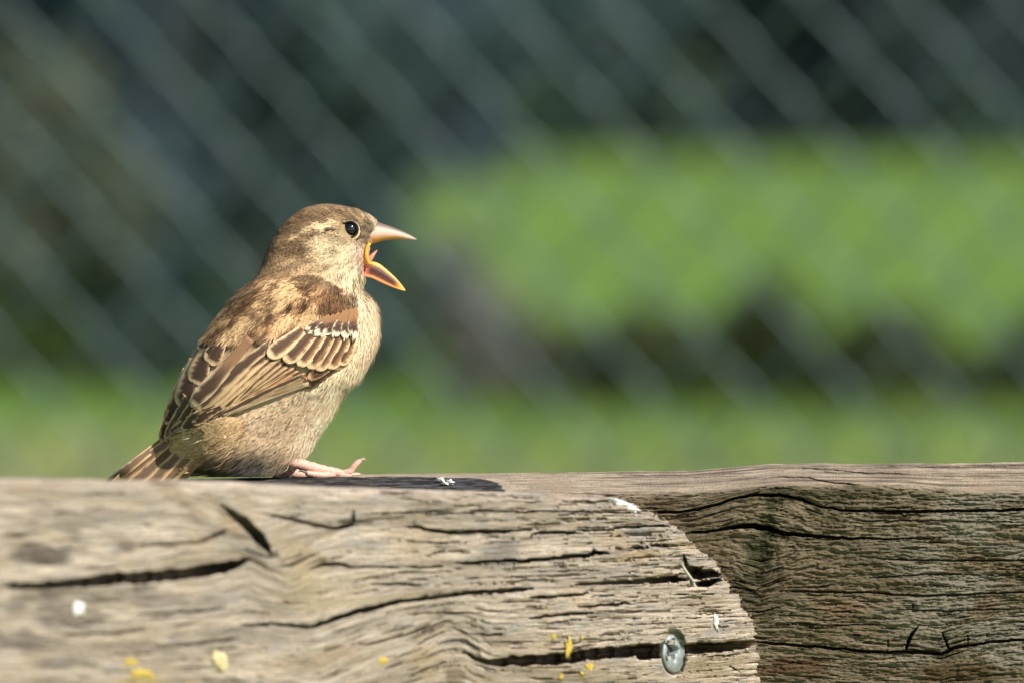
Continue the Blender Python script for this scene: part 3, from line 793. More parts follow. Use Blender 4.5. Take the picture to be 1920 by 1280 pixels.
# charred strip on the top
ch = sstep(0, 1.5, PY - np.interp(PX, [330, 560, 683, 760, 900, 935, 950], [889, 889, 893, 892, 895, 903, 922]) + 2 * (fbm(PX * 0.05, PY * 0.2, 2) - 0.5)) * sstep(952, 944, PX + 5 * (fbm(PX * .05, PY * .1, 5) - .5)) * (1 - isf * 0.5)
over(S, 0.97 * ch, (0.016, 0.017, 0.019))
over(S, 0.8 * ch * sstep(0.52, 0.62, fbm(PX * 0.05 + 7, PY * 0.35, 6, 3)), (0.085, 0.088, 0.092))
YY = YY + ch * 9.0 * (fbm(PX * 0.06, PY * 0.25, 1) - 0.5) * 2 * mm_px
# darker late-wood lines along the top painted sunlit
for k in range(46):
    x0 = 940 + 900 * rng.random(); L_ = 120 + 500 * rng.random(); v = 871 + 36 * rng.random()
    xq = np.linspace(x0, min(x0 + L_, 1985), 14); yq = runR(v, xq)
    sel = (PX > xq[0]) & (PX < xq[-1]) & (np.abs(PY - np.interp(PX, xq, yq)) < 4)
    dl = np.abs(PY - np.interp(PX, xq, yq)); wl = (0.5 + 0.8 * rng.random()) * (0.5 + vn(PX * 0.03 + k * 5, PX * 0, 3))
    over(S, np.where(sel, (0.35 + 0.45 * rng.random()) * sstep(wl * 1.5, wl * 0.5, dl) * (1 - isf) * sstep(0, 60, PX - xq[0]) * sstep(0, 60, xq[-1] - PX), 0), (0.11, 0.082, 0.058))
ybR = np.full(PX.shape, 2.534)
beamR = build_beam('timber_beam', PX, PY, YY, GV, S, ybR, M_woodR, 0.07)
tag(beamR, 'brown algae-stained timber beam the sparrow stands on, with a charred strip on top', 'beam')

# posts under the beams (below the frame)
def box_post(name, x, y, w, ztop, label):
    c = w / 2; b = 0.006
    ring = np.array([(-c + b, -c), (c - b, -c), (c, -c + b), (c, c - b), (c - b, c), (-c + b, c), (-c, c - b), (-c, -c + b)])
    V = []
    for z, s in ((-0.1, 1), (ztop - 0.004, 1), (ztop, 0.95)):
        for p in ring: V.append((x + p[0] * s, y + p[1] * s, z))
    V += [(x, y, ztop)]
    F = [list(q) for q in grid_faces(3, 8, True)]
    tri = [(q[0], q[1], q[2]) for q in F] + [(q[0], q[2], q[3]) for q in F] + [(24, 16 + k, 16 + (k + 1) % 8) for k in range(8)]
    o = mesh_np(name, V, tri, M_post, smooth=False)
    tag(o, label, 'post', 'posts carrying the timber beams')
M_post = flat_mat('post_timber', (0.16, 0.13, 0.09), 0.9, 0.4, 60, bump=0.6)
zbR = float(np.array([v.co.z for v in beamR.data.vertices]).min()); zbL = float(np.array([v.co.z for v in beamL.data.vertices]).min())
box_post('post', 0.17, 2.502, 0.06, zbR + 0.001, 'square timber post under the brown beam')
xl = float((-300 - 960) / FPX * 2.2)
yl = float(face_Y(-300)) + 0.05
box_post('post', xl, yl, 0.06, zbL + 0.003, 'square timber post under the sunlit grey beam')
box_post('post', XE - 0.06, YR - 0.032, 0.055, zbL + 0.003, 'square timber post under the meeting point of the beams')

# ---- small things fixed on the beams -------------------------------------
def yL(px): return float(face_Y(px))
def blob(name, pts_px, Yfun, thick, mat, parent, seed=0, jag=0.15, n=22, dome=0.6):
    """thin irregular crust: outline in px around a centre, domed towards the viewer"""
    cx, cy, rx, ry, ang = pts_px
    r = np.random.default_rng(seed)
    a = np.linspace(0, 2 * math.pi, n, endpoint=False)
    rad = 1 + jag * r.normal(size=n) * 0.8
    V, ca, sa = [], math.cos(ang), math.sin(ang)
    for ring, s, h in ((0, 1.05, -0.9), (1, 1.0, 0.05), (2, 0.72, 0.75), (3, 0.38, 1.0)):
        rj = 1 + (rad - 1) * (1 if ring < 2 else 0.8)
        u, v = np.cos(a) * rx * s * rj, np.sin(a) * ry * s * rj
        px, py = cx + u * ca - v * sa, cy + u * sa + v * ca
        hh_ = h * thick * (1 + 0.35 * r.normal(size=n))
        V.append(at(px, py, np.array([Yfun(q) for q in px]) - hh_))
    V.append(at(np.array([cx]), np.array([cy]), np.array([Yfun(cx) - thick])))
    V = np.concatenate(V)
    q = grid_faces(4, n, True)
    tri = np.concatenate([q[:, [0, 1, 2]], q[:, [0, 2, 3]], np.array([(4 * n, 3 * n + k, 3 * n + (k + 1) % n) for k in range(n)])])
    return mesh_np(name, V, tri, mat, parent)
# beam surface lookup
def bvh_of(o):
    me = o.data
    v = [x.co[:] for x in me.vertices]; p = [tuple(f.vertices) for f in me.polygons]
    return BVHTree.FromPolygons(v, p)
bvL = bvh_of(beamL); bvR = bvh_of(beamR)
CAMP = Vector((0, 0, CAMH))
def hitY(bv, px, py, dflt):
    d = Vector(at(px, py, 2.5)) - CAMP
    h = bv.ray_cast(CAMP, d.normalized())
    return h[0].y if h[0] is not None else dflt
M_drop = flat_mat('dried_dropping', (0.82, 0.80, 0.77), 0.7, 0.06, 800, bump=0.3)
M_lich = flat_mat('yellow_lichen', (0.55, 0.40, 0.07), 0.85, 0.5, 1500, bump=0.8)
M_cream = flat_mat('cream_crust', (0.66, 0.55, 0.30), 0.7, 0.3, 700, bump=0.4)
def on(bv, cx, cy, dflt):
    y0 = hitY(bv, cx, cy, dflt)
    return lambda px: y0 + (yL(px) - yL(cx) if bv is bvL else 0.0)
for i, (cx, cy, rx, ry, an) in enumerate([(1168, 944, 30, 6, 0.42), (1184, 953, 10, 5, 0.6), (1343, 1165, 4.5, 15, -0.15), (147, 1140, 11, 15, -0.4), (1148, 938, 12, 4, 0.3)]):
    blob('dropping', (cx, cy, rx, ry, an), on(bvL, cx, cy, yL(cx)), 0.0005, M_drop, beamL, i, 0.25)
for i, (cx, cy, rx, ry, an) in enumerate([(1066, 1211, 7, 20, 0.05), (1038, 1192, 5, 7, 0.3), (1049, 1178, 7, 4, 0), (1106, 1248, 8, 10, -0.4), (1122, 1231, 3.5, 6, 0), (1052, 1268, 5, 6, 0), (1090, 1194, 3, 5, 0), (1258, 1023, 7, 4, 0), (720, 1238, 12, 8, 0), (270, 1262, 22, 9, 0.1), (247, 1240, 13, 7, 0.2), (1092, 1262, 4, 4, 0)]):
    blob('lichen_patch', (cx, cy, rx, ry, an), on(bvL, cx, cy, yL(cx)), 0.0005, M_lich, beamL, 50 + i, 0.3)
blob('cream_fleck', (412, 1238, 13, 21, -0.5), on(bvL, 412, 1238, yL(412)), 0.001, M_cream, beamL, 90, 0.15)
# crumb of dropping on the charred strip
for i, (cx, cy, rx, ry) in enumerate([(827, 899, 9, 5), (843, 903, 9, 5), (834, 906, 6, 3)]):
    y0 = hitY(bvR, cx, cy + ry, 2.49)
    blob('dropping', (cx, cy, rx, ry, 0.2), lambda px, y0=y0: y0, 0.0012, M_drop, beamR, 100 + i, 0.25)
# pale splinter hanging in the torn hole
M_spl = flat_mat('pale_splinter', (0.62, 0.58, 0.50), 0.6, 0.1, 400)
sp = z6([(208, 545), (228, 585), (258, 625), (270, 655), (292, 680)])
yb = hitY(bvL, 1277, 1052, yL(1277))
ye = hitY(bvL, sp[-1][0] + 3, sp[-1][1] + 3, yL(1300))
tube('splinter', at([p[0] for p in sp], [p[1] for p in sp], np.linspace(yb - 0.0005, ye, 5)), np.array([0.5, 2.6, 2.4, 3.0, 0.8]) * mm_px, M_spl, beamL, 6)

# the screw: domed washer head with a star recess, square to the face
M_zinc = flat_mat('zinc_steel', (0.36, 0.39, 0.39), 0.62, 0.45, 500, metallic=0.55, bump=0.9)
M_hole = flat_mat('recess_shade', (0.05, 0.045, 0.04), 0.6, 0.2, 500)  # recess floor coloured dark, the shade inside it painted in
nL = np.array([0.82, -0.572, 0.0]); aL = np.array([0.572, 0.82, 0.0]); zL = np.array([0, 0, 1.0])
# head leans: its lower rim comes out, its upper rim is sunk
nS = nL + 0.10 * zL * 1.0; nS /= np.linalg.norm(nS)
uS = aL; vS = np.cross(nS, uS); vS /= np.linalg.norm(vS)
if vS[2] < 0: vS = -vS
sc = at(1263, 1224, yL(1263) + 0.0020)
na = 48
aa = np.linspace(0, 2 * math.pi, na, endpoint=False)
R0 = 0.0060
star = 0.0032 * (1 + 0.30 * np.cos(5 * aa + 0.6))
so_ = np.array([-0.0016, 0.0014])       # recess sits a little off centre
def ringS(rad, h, off=(0, 0)):
    return sc + (np.cos(aa) * rad + off[0])[:, None] * uS + (np.sin(aa) * rad + off[1])[:, None] * vS + h * nS
Vs = np.concatenate([ringS(R0 * 0.7, -0.0025), ringS(R0 * 0.97, -0.0006), ringS(R0, 0.0), ringS(R0 * 0.96, 0.0003), ringS(R0 * 0.66, 0.0006, so_ * 0.5), ringS(star * 1.06, 0.0006, so_), ringS(star, 0.0004, so_), ringS(star * 0.9, -0.0022, so_)])
q = grid_faces(8, na, True)
screw = mesh_np('screw', Vs, q, M_zinc, beamL)
Vr = np.concatenate([ringS(star * 0.98, -0.0018, so_), [sc + so_[0] * uS + so_[1] * vS - 0.0021 * nS]])
mesh_np('star_recess', Vr, np.array([(na, k, (k + 1) % na) for k in range(na)]), M_hole, screw)

# ------------------------------------------------------------------ sparrow
YB = 2.503
SB = YB / FPX                    # metres per px at the bird
KS = 0.30                        # the bird faces away a little: depth grows towards the bill
def B(px, py, d):
    px = np.asarray(px, float); d = np.asarray(d, float)
    return at(px, py, YB + (d + KS * (px - 520)) * SB)
root_loc = at(600, 890, YB)
bird = empty('sparrow', tuple(root_loc))
tag(bird, 'small brown streaked sparrow perched on the timber with its bill wide open', 'bird')

sec = [  # dorsal, ventral, half depth
    (709, 420, 685, 527, 21), (700, 409, 681, 534, 33), (684, 399, 679, 537, 43), (664, 391, 678, 539, 51), (632, 385, 678, 541, 59), (602, 384, 679, 542, 64), (572, 391, 680, 544, 67),
    (545, 408, 682, 546, 69), (520, 436, 684, 549, 71), (501, 470, 688, 554, 74), (487, 505, 694, 562, 81), (468, 534, 700, 572, 93), (440, 561, 706, 590, 108),
    (412, 595, 709, 614, 117), (386, 632, 707, 640, 123), (364, 664, 698, 668, 126), (347, 692, 679, 704, 125), (335, 717, 654, 730, 121), (326, 742, 635, 758, 115),
    (323, 767, 619, 786, 108), (324, 795, 599, 816, 99), (328, 823, 577, 846, 88), (334, 840, 546, 868, 74), (340, 848, 512, 889, 58), (350, 852, 468, 893, 44),
    (362, 855, 430, 890, 28), (372, 860, 406, 883, 12)]
sec = np.array(sec, float)
def catmull(A, n):
    t = np.linspace(0, len(A) - 1 - 1e-6, n); i = t.astype(int); f = (t - i)[:, None]
    g = lambda k: A[np.clip(i + k, 0, len(A) - 1)]
    p0, p1, p2, p3 = g(-1), g(0), g(1), g(2)
    return 0.5 * (2 * p1 + (p2 - p0) * f + (2 * p0 - 5 * p1 + 4 * p2 - p3) * f * f + (3 * p1 - p0 - 3 * p2 + p3) * f ** 3)
SS = catmull(sec, 150)
na = 72
aa = np.linspace(0, 2 * math.pi, na, endpoint=False)
c_ = np.cos(aa)[None]; s_ = np.sin(aa)[None]
cx = (SS[:, 0] + SS[:, 2])[:, None] / 2; cy = (SS[:, 1] + SS[:, 3])[:, None] / 2
ax = (SS[:, 0] - SS[:, 2])[:, None] / 2; ay = (SS[:, 1] - SS[:, 3])[:, None] / 2
bqx = cx + ax * c_; bqy = cy + ay * c_; bd = -SS[:, 4][:, None] * np.sign(s_) * np.abs(s_) ** 0.92
UC = np.interp(np.linspace(0, len(sec) - 1, 150), [0, 17, 21, 24, 25], [0, 0, 0.45, 0.7, 0.6])     # belly tucks under towards the vent
bd = bd * (1 - UC[:, None] * sstep(0.35, -0.9, c_))
# slight muscle and feather swelling
sw = 3.0 * (fbm(bqx * 0.02, bqy * 0.02 + (s_ > 0) * 40, 3, 3) - 0.5)
bd = bd + np.sign(bd) * sw * np.abs(s_)
bqx = bqx - 14.0 * (1 - np.clip(c_, -1, 1) ** 2) ** 0.7 * sstep(11, 0, np.arange(len(SS)))[:, None]     # open mouth
BV = B(bqx, bqy, bd)
nr = len(SS)
end0 = B(677, 478, 0)[None]; end1 = B(382, 872, 0)[None]
verts = np.concatenate([BV.reshape(-1, 3), end0, end1])
q = grid_faces(nr, na, True)
tri = np.concatenate([q[:, [0, 1, 2]], q[:, [0, 2, 3]]])
k = np.arange(na); k2 = (k + 1) % na
tri = np.concatenate([tri, np.stack([np.full(na, nr * na), k2, k], -1), np.stack([np.full(na, nr * na + 1), (nr - 1) * na + k, (nr - 1) * na + k2], -1)])
vpx = np.concatenate([bqx.ravel(), [682, 382]]); vpy = np.concatenate([bqy.ravel(), [478, 872]])

def zz1(x, y): return (440 + x / 4.5725, 340 + y / 4.5725)
def zz2(x, y): return (280 + x / 4.174, 500 + y / 4.174)
def zz3(x, y): return (200 + x / 3.5556, 720 + y / 3.5556)
KA = 0.98
def alb(c): return lin(c) * KA
BASE = (224, 198, 160)
# plumage pattern: (x, y, rx, ry, angle, colour, strength)
def streak(f, x0, y0, x1, y1, w, col, a):
    p, q = f(x0, y0), f(x1, y1)
    sc_ = f(1, 0)[0] - f(0, 0)[0]
    return ((p[0] + q[0]) / 2, (p[1] + q[1]) / 2, math.hypot(q[0] - p[0], q[1] - p[1]) / 2 + w * sc_ * 0.4, w * sc_, math.atan2(q[1] - p[1], q[0] - p[0]), col, a)
PAINT = [
    (690, 620, 40, 110, 0.1, (226, 201, 164), 0.9), (640, 740, 60, 90, 0.6, (234, 210, 172), 0.8), (600, 810, 40, 50, 0.6, (240, 222, 190), 0.7),
    (500, 800, 120, 60, -0.3, (224, 194, 154), 0.7), (470, 860, 120, 40, 0.05, (190, 166, 128), 0.7), (500, 880, 70, 22, 0, (138, 130, 116), 0.7),
    (420, 830, 70, 40, -0.5, (212, 178, 130), 0.8), (700, 570, 20, 30, 0, (218, 190, 156), 0.7),
    # head
    (600, 450, 130, 90, 0.3, (178, 150, 110), 1.0), (600, 400, 110, 26, 0.0, (160, 128, 90), 0.9), (540, 440, 40, 70, 0.6, (152, 120, 84), 0.9),
    (505, 500, 30, 50, 0.5, (140, 112, 80), 0.9), (560, 530, 80, 24, 0.1, (170, 138, 98), 0.8), (640, 520, 40, 26, 0.3, (206, 182, 142), 0.8),
    (625, 475, 45, 36, 0.3, (205, 182, 140), 0.85), (655, 500, 26, 40, 0.2, (206, 184, 148), 0.8), (590, 495, 35, 22, 0.5, (186, 158, 116), 0.7),
    streak(zz1, 900, 345, 560, 440, 34, (222, 192, 142), 0.95), streak(zz1, 560, 440, 470, 500, 30, (200, 168, 122), 0.7),
    streak(zz1, 880, 410, 740, 420, 15, (92, 70, 46), 0.85), streak(zz1, 740, 425, 600, 480, 40, (132, 100, 66), 0.7),
    (*zz1(570, 590), 16, 20, 0.4, (110, 82, 54), 0.8), (*zz1(490, 580), 14, 22, 0.5, (120, 92, 60), 0.7), (*zz1(330, 590), 22, 30, 0.6, (134, 104, 72), 0.7),
    streak(zz1, 400, 420, 300, 560, 22, (128, 98, 66), 0.6), streak(zz1, 700, 270, 500, 350, 34, (142, 110, 74), 0.7), streak(zz1, 980, 260, 760, 250, 22, (150, 118, 80), 0.5),
    (*zz1(1120, 360), 22, 12, 0.3, (150, 124, 88), 0.7), (*zz1(1130, 440), 16, 22, 0.4, (128, 106, 84), 0.75), (*zz1(1080, 300), 20, 10, 0.4, (172, 142, 102), 0.7),
    (*zz1(1060, 560), 16, 18, 0.2, (206, 170, 148), 0.5), (*zz1(1080, 680), 12, 26, 0.1, (210, 160, 142), 0.5),
    (*zz1(960, 780), 24, 20, 0.2, (196, 178, 140), 0.8), (*zz1(1020, 830), 20, 22, 0.2, (216, 200, 160), 0.8), streak(zz1, 1015, 790, 1030, 850, 12, (104, 92, 66), 0.6), streak(zz1, 1075, 780, 1078, 830, 10, (110, 96, 70), 0.6),
    streak(zz1, 640, 760, 900, 880, 16, (226, 196, 150), 0.8), streak(zz1, 640, 800, 860, 860, 14, (150, 116, 76), 0.5),
    # mantle
    (*zz2(900, 330), 130, 62, -0.75, (176, 136, 92), 1.0), (*zz2(560, 480), 60, 26, -0.9, (196, 158, 108), 0.9), (*zz2(1350, 300), 62, 46, 0.1, (164, 118, 74), 1.0),
    (*zz2(1120, 440), 60, 26, -0.3, (186, 140, 92), 0.9),
    streak(zz2, 960, 260, 800, 460, 60, (226, 184, 128), 0.95), streak(zz2, 1180, 120, 1060, 210, 34, (220, 178, 122), 0.9), streak(zz2, 1330, 190, 1130, 260, 26, (214, 166, 112), 0.8),
    streak(zz2, 860, 150, 640, 330, 30, (208, 172, 122), 0.85), streak(zz2, 620, 380, 520, 480, 26, (200, 160, 108), 0.8), streak(zz2, 1160, 340, 1100, 430, 36, (216, 168, 110), 0.8),
    streak(zz2, 1290, 260, 1230, 380, 40, (206, 158, 104), 0.7), streak(zz2, 700, 500, 540, 580, 26, (206, 170, 120), 0.8),
    streak(zz2, 1120, 270, 1095, 400, 30, (84, 58, 38), 0.95), streak(zz2, 1020, 350, 930, 430, 36, (98, 68, 44), 0.95), streak(zz2, 1240, 270, 1200, 330, 30, (92, 62, 40), 0.9),
    streak(zz2, 1290, 120, 1170, 190, 18, (80, 56, 38), 0.9), streak(zz2, 1300, 185, 1220, 215, 12, (74, 52, 36), 0.9), streak(zz2, 1020, 100, 960, 220, 30, (120, 88, 58), 0.8),
    streak(zz2, 860, 240, 740, 390, 40, (130, 96, 62), 0.85), streak(zz2, 780, 210, 640, 400, 16, (106, 78, 50), 0.7), streak(zz2, 720, 420, 600, 470, 22, (116, 84, 54), 0.8),
    streak(zz2, 640, 340, 560, 440, 14, (112, 82, 54), 0.7), streak(zz2, 860, 470, 780, 540, 20, (122, 88, 56), 0.6), streak(zz2, 1060, 480, 960, 530, 18, (140, 100, 64), 0.6),
    streak(zz2, 1440, 150, 1530, 190, 14, (110, 80, 52), 0.7), streak(zz2, 1560, 380, 1590, 440, 26, (88, 62, 44), 0.9), streak(zz2, 1480, 250, 1400, 400, 50, (150, 106, 66), 0.7),
    streak(zz2, 1440, 330, 1380, 400, 24, (120, 84, 54), 0.6), streak(zz2, 1250, 400, 1340, 400, 22, (170, 126, 82), 0.6),
    streak(zz2, 720, 1180, 780, 1240, 16, (120, 100, 70), 0.6),
    (332, 780, 26, 56, 0.25, (104, 80, 60), 0.9),
    (*zz3(930, 290), 6, 30, 0.1, (110, 92, 64), 0.7), (*zz3(600, 480), 110, 40, -0.75, (214, 180, 132), 0.7),
    streak(zz3, 640, 380, 520, 480, 20, (196, 158, 112), 0.6), (*zz3(820, 520), 50, 26, -0.2, (120, 108, 84), 0.6), (*zz3(1010, 520), 34, 24, -0.3, (128, 128, 124), 0.6),
]
def paint(px, py, crisp=0.55):
    px = np.asarray(px, float); py = np.asarray(py, float)
    C = np.broadcast_to(lin(BASE), px.shape + (3,)).copy()
    jx = px + 7 * (fbm(px * 0.11 + 5, py * 0.11, 2, 3) - 0.5) * 2; jy = py + 7 * (fbm(px * 0.11 + 45, py * 0.11, 4, 3) - 0.5) * 2
    for (x, y, rx, ry, an, col, a) in PAINT:
        ca, sa = math.cos(an), math.sin(an)
        u = ((jx - x) * ca + (jy - y) * sa) / rx; v = (-(jx - x) * sa + (jy - y) * ca) / ry
        m = (a * sstep(1.25, 1.25 - crisp * 1.4, np.hypot(u, v)))[..., None]
        C = C * (1 - m) + lin(col) * m
    g_ = C.mean(-1, keepdims=True)
    C = C * (g_ / 0.36) ** 0.40            # crisper feather pattern
    g_ = C.mean(-1, keepdims=True)
    C = g_ + (C - g_) * 0.90
    return np.clip(C * KA * 1.0, 0, 0.92)
M_body = attr_mat('down', 0.85, 0.1, noise=0.15)
bc = paint(vpx, vpy) * 0.85
bc[-2] = alb((190, 70, 50))
first = slice(0, na)
bc[first] = alb((205, 120, 100))
body = mesh_np('body', verts, tri, M_body, bird, cols=bc)
bvb = BVHTree.FromPolygons([tuple(v) for v in verts], [tuple(t) for t in tri.tolist()])

def body_hit(px, py):
    """surface of the near side along the line of sight; pulls in from the outline where the ray misses"""
    x, y = px, py
    for k in range(26):
        d = Vector(at(x, y, YB)) - CAMP
        h = bvb.ray_cast(CAMP, d.normalized())
        if h[0] is not None:
            return h[0].y
        x += (520 - x) * 0.02; y += (690 - y) * 0.02
    return YB

# ---- body plumage: fine barbs ------------------------------------------------
FLOW = np.array([(705, 425, -.9, -.25), (640, 392, -1, -.05), (570, 400, -.9, .45), (520, 450, -.5, .85), (600, 440, -.95, .35), (600, 475, -.9, .45), (650, 500, -.55, .8), (672, 525, -.2, 1), (690, 470, -.5, .8),
                 (500, 510, -.5, .9), (570, 525, -.75, .65), (640, 540, -.5, .85), (690, 570, -.1, 1), (703, 620, -.1, 1), (690, 670, -.45, .9), (650, 720, -.65, .75), (600, 760, -.75, .6), (540, 800, -.85, .5), (590, 820, -.5, .85),
                 (540, 855, -.7, .6), (470, 870, -.9, .35), (420, 850, -.95, .4), (370, 860, -.85, .5), (330, 860, -.75, .65), (430, 600, -.6, .8), (500, 590, -.65, .75), (560, 600, -.6, .8), (630, 580, -.45, .9), (400, 650, -.6, .8)], float)
def flow(px, py):
    d2 = (px[:, None] - FLOW[:, 0]) ** 2 + (py[:, None] - FLOW[:, 1]) ** 2
    w = 1 / (d2 + 200.0) ** 1.5
    f = (w[:, :, None] * FLOW[None, :, 2:]).sum(1)
    return f / (np.linalg.norm(f, axis=1)[:, None] + 1e-9)
def inpoly(px, py, poly):
    poly = np.asarray(poly, float); r = np.zeros(px.shape, bool); j = len(poly) - 1
    for i in range(len(poly)):
        xi, yi = poly[i]; xj, yj = poly[j]
        c = ((yi > py) != (yj > py)) & (px < (xj - xi) * (py - yi) / (yj - yi + 1e-12) + xi)
        r ^= c; j = i
    return r
WINGPOLY = [zz2(*p) for p in [(700, 590), (930, 560), (1180, 500), (1300, 500), (1590, 470), (1620, 600), (1540, 730), (1230, 930), (850, 1090), (600, 1190), (380, 1240), (130, 1240), (120, 1120), (200, 920), (400, 640), (520, 620), (650, 580)]]
# sample the parametric body
NS = 170000
ti = rng.random(NS) * (nr - 1.001); aj = rng.random(NS) * 2 * math.pi
wgt = np.interp(ti, np.arange(nr), np.hypot(ax[:, 0], ay[:, 0]) * 0.6 + SS[:, 4] * 0.6)
keep = rng.random(NS) < (wgt / wgt.max()) ** 0.8
ti, aj = ti[keep], aj[keep]
near = np.sin(aj) > -0.25
keep = near | (rng.random(len(ti)) < 0.45)
ti, aj = ti[keep], aj[keep]
def surf(ti, aj):
    i = ti.astype(int); f = ti - i
    row = SS[i] * (1 - f[:, None]) + SS[np.minimum(i + 1, nr - 1)] * f[:, None]
    c, s = np.cos(aj), np.sin(aj)
    x = (row[:, 0] + row[:, 2]) / 2 + (row[:, 0] - row[:, 2]) / 2 * c
    y = (row[:, 1] + row[:, 3]) / 2 + (row[:, 1] - row[:, 3]) / 2 * c
    d = -row[:, 4] * np.sign(s) * np.abs(s) ** 0.92
    d = d * (1 - np.interp(ti, np.arange(nr), UC) * sstep(0.35, -0.9, c))
    return x, y, d
x, y, d = surf(ti, aj)
ok = ~(inpoly(x, y, WINGPOLY))
ok &= ~((x > 640) & (x < 672) & (np.hypot((x - 657) / 17, (y - 430) / 16) < 1.05))
ok &= ~((x > 682) & (y > 450) & (y < 515))
ok &= ~((x > 697) & (y > 432) & (y < 500))
ok &= ~(ti > nr - 5)
ok &= ~inpoly(x, y, [(295, 838), (335, 815), (360, 812), (385, 835), (352, 880), (290, 900)])
ti, aj, x, y, d = ti[ok], aj[ok], x[ok], y[ok], d[ok]
n_ = len(ti)
P = B(x, y, d)
e = 0.02
x1, y1, d1 = surf(np.clip(ti + 0.15, 0, nr - 1.002), aj); x2, y2, d2 = surf(ti, aj + e)
T1 = B(x1, y1, d1) - P; T2 = B(x2, y2, d2) - P
Nn = np.cross(T1, T2); Nn /= np.linalg.norm(Nn, axis=1)[:, None] + 1e-15
cen = B((x * 0 + np.interp(ti, np.arange(nr), cx[:, 0])), np.interp(ti, np.arange(nr), cy[:, 0]), 0 * x)
Nn *= np.sign(((P - cen) * Nn).sum(1))[:, None]
f = flow(x, y)
an = rng.normal(size=n_) * 0.22
f = np.stack([f[:, 0] * np.cos(an) - f[:, 1] * np.sin(an), f[:, 0] * np.sin(an) + f[:, 1] * np.cos(an)], -1)
D = np.stack([f[:, 0], 0.15 * f[:, 0], -f[:, 1]], -1)
D -= (D * Nn).sum(1)[:, None] * Nn
D /= np.linalg.norm(D, axis=1)[:, None] + 1e-12
headw = sstep(540, 500, y)
Lm = (0.0036 * (1 - headw) + 0.0015 * headw) * (0.6 + 0.8 * rng.random(n_))
mant = inpoly(x, y, [zz2(*p) for p in [(400, 560), (800, 130), (1300, 60), (1620, 250), (1600, 460), (1150, 520), (700, 600)]])
Lm = np.where(mant, Lm * 0.85, Lm)
belly = sstep(800, 870, y) * sstep(330, 420, x)
Lm *= 1 + 0.5 * belly
tilt = 0.05 + 0.10 * rng.random(n_) + 0.12 * belly + 0.22 * (rng.random(n_) < 0.035)
P = P + Nn * (0.0010 * mant + 0.0003 * sstep(770, 815, y) * sstep(440, 380, x))[:, None]
Wd = np.cross(D, Nn)
wid = (0.00011 + 0.00010 * rng.random(n_))
p0 = P - Nn * 0.0003
pm = P + D * (Lm * 0.55)[:, None] + Nn * (Lm * tilt * 0.8)[:, None]
pe = P + D * Lm[:, None] + Nn * (Lm * tilt * 0.75)[:, None]
zmin = 0.4995
for a_ in (pm, pe): a_[:, 2] = np.maximum(a_[:, 2], zmin)
W_ = Wd * wid[:, None]
V = np.stack([p0 - W_ * 0.8, p0 + W_ * 0.8, pm - W_, pm + W_, pe], 1).reshape(-1, 3)
i5 = np.arange(n_)[:, None] * 5
F = (np.array([[0, 1, 3], [0, 3, 2], [2, 3, 4]])[None] + i5[:, :, None]).reshape(-1, 3)
C = paint(x, y)
hm = np.maximum(headw, mant)[:, None]
C = C * (1 + (0.14 + 0.16 * hm) * (2 * rng.random((n_, 1)) - 1))
# streaks: radiating from the bill on the head, running down the back on the mantle
perp = np.where(headw > 0.5, np.arctan2(y - 445, x - 715) % 6.283 * 110, 0.78 * x + 0.62 * y)
alo = np.where(headw > 0.5, np.hypot(x - 715, y - 445), -0.62 * x + 0.78 * y)
stk = fbm(perp * 0.17 + 31, alo * 0.035 + 17, 6, 3)[:, None]
C = C * (1 + (0.10 + 0.55 * hm) * (sstep(0.30, 0.66, stk) - 0.56))
big = fbm(perp * 0.052 + 11, alo * 0.020 + 57, 2, 3)[:, None]
mm_ = mant[:, None] * (y < 640)[:, None]
for lo_, hi_, col_, a_ in ((0.53, 0.62, (88, 64, 44), 0.8), (0.46, 0.38, (230, 194, 142), 0.8)):
    k_ = a_ * sstep(lo_, hi_, big) * mm_ * sstep(0.25, 0.6, rng.random((n_, 1)) + 0.3)
    C = C * (1 - k_) + alb(col_) * k_
# tufts: neighbours share light and dark, as barbs of one feather do
tuft = fbm(x * 0.10 + 11, y * 0.10 + 7, 5, 2)[:, None]
C = C * (0.88 + 0.22 * sstep(0.3, 0.7, tuft))
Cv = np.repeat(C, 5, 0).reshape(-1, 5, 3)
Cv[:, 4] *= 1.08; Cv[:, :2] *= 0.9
M_barb = attr_mat('plumage_barbs', 0.75, 0.15, noise=0.05)
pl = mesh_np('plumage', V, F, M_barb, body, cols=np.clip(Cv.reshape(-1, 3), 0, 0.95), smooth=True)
tag(pl, kind='stuff')

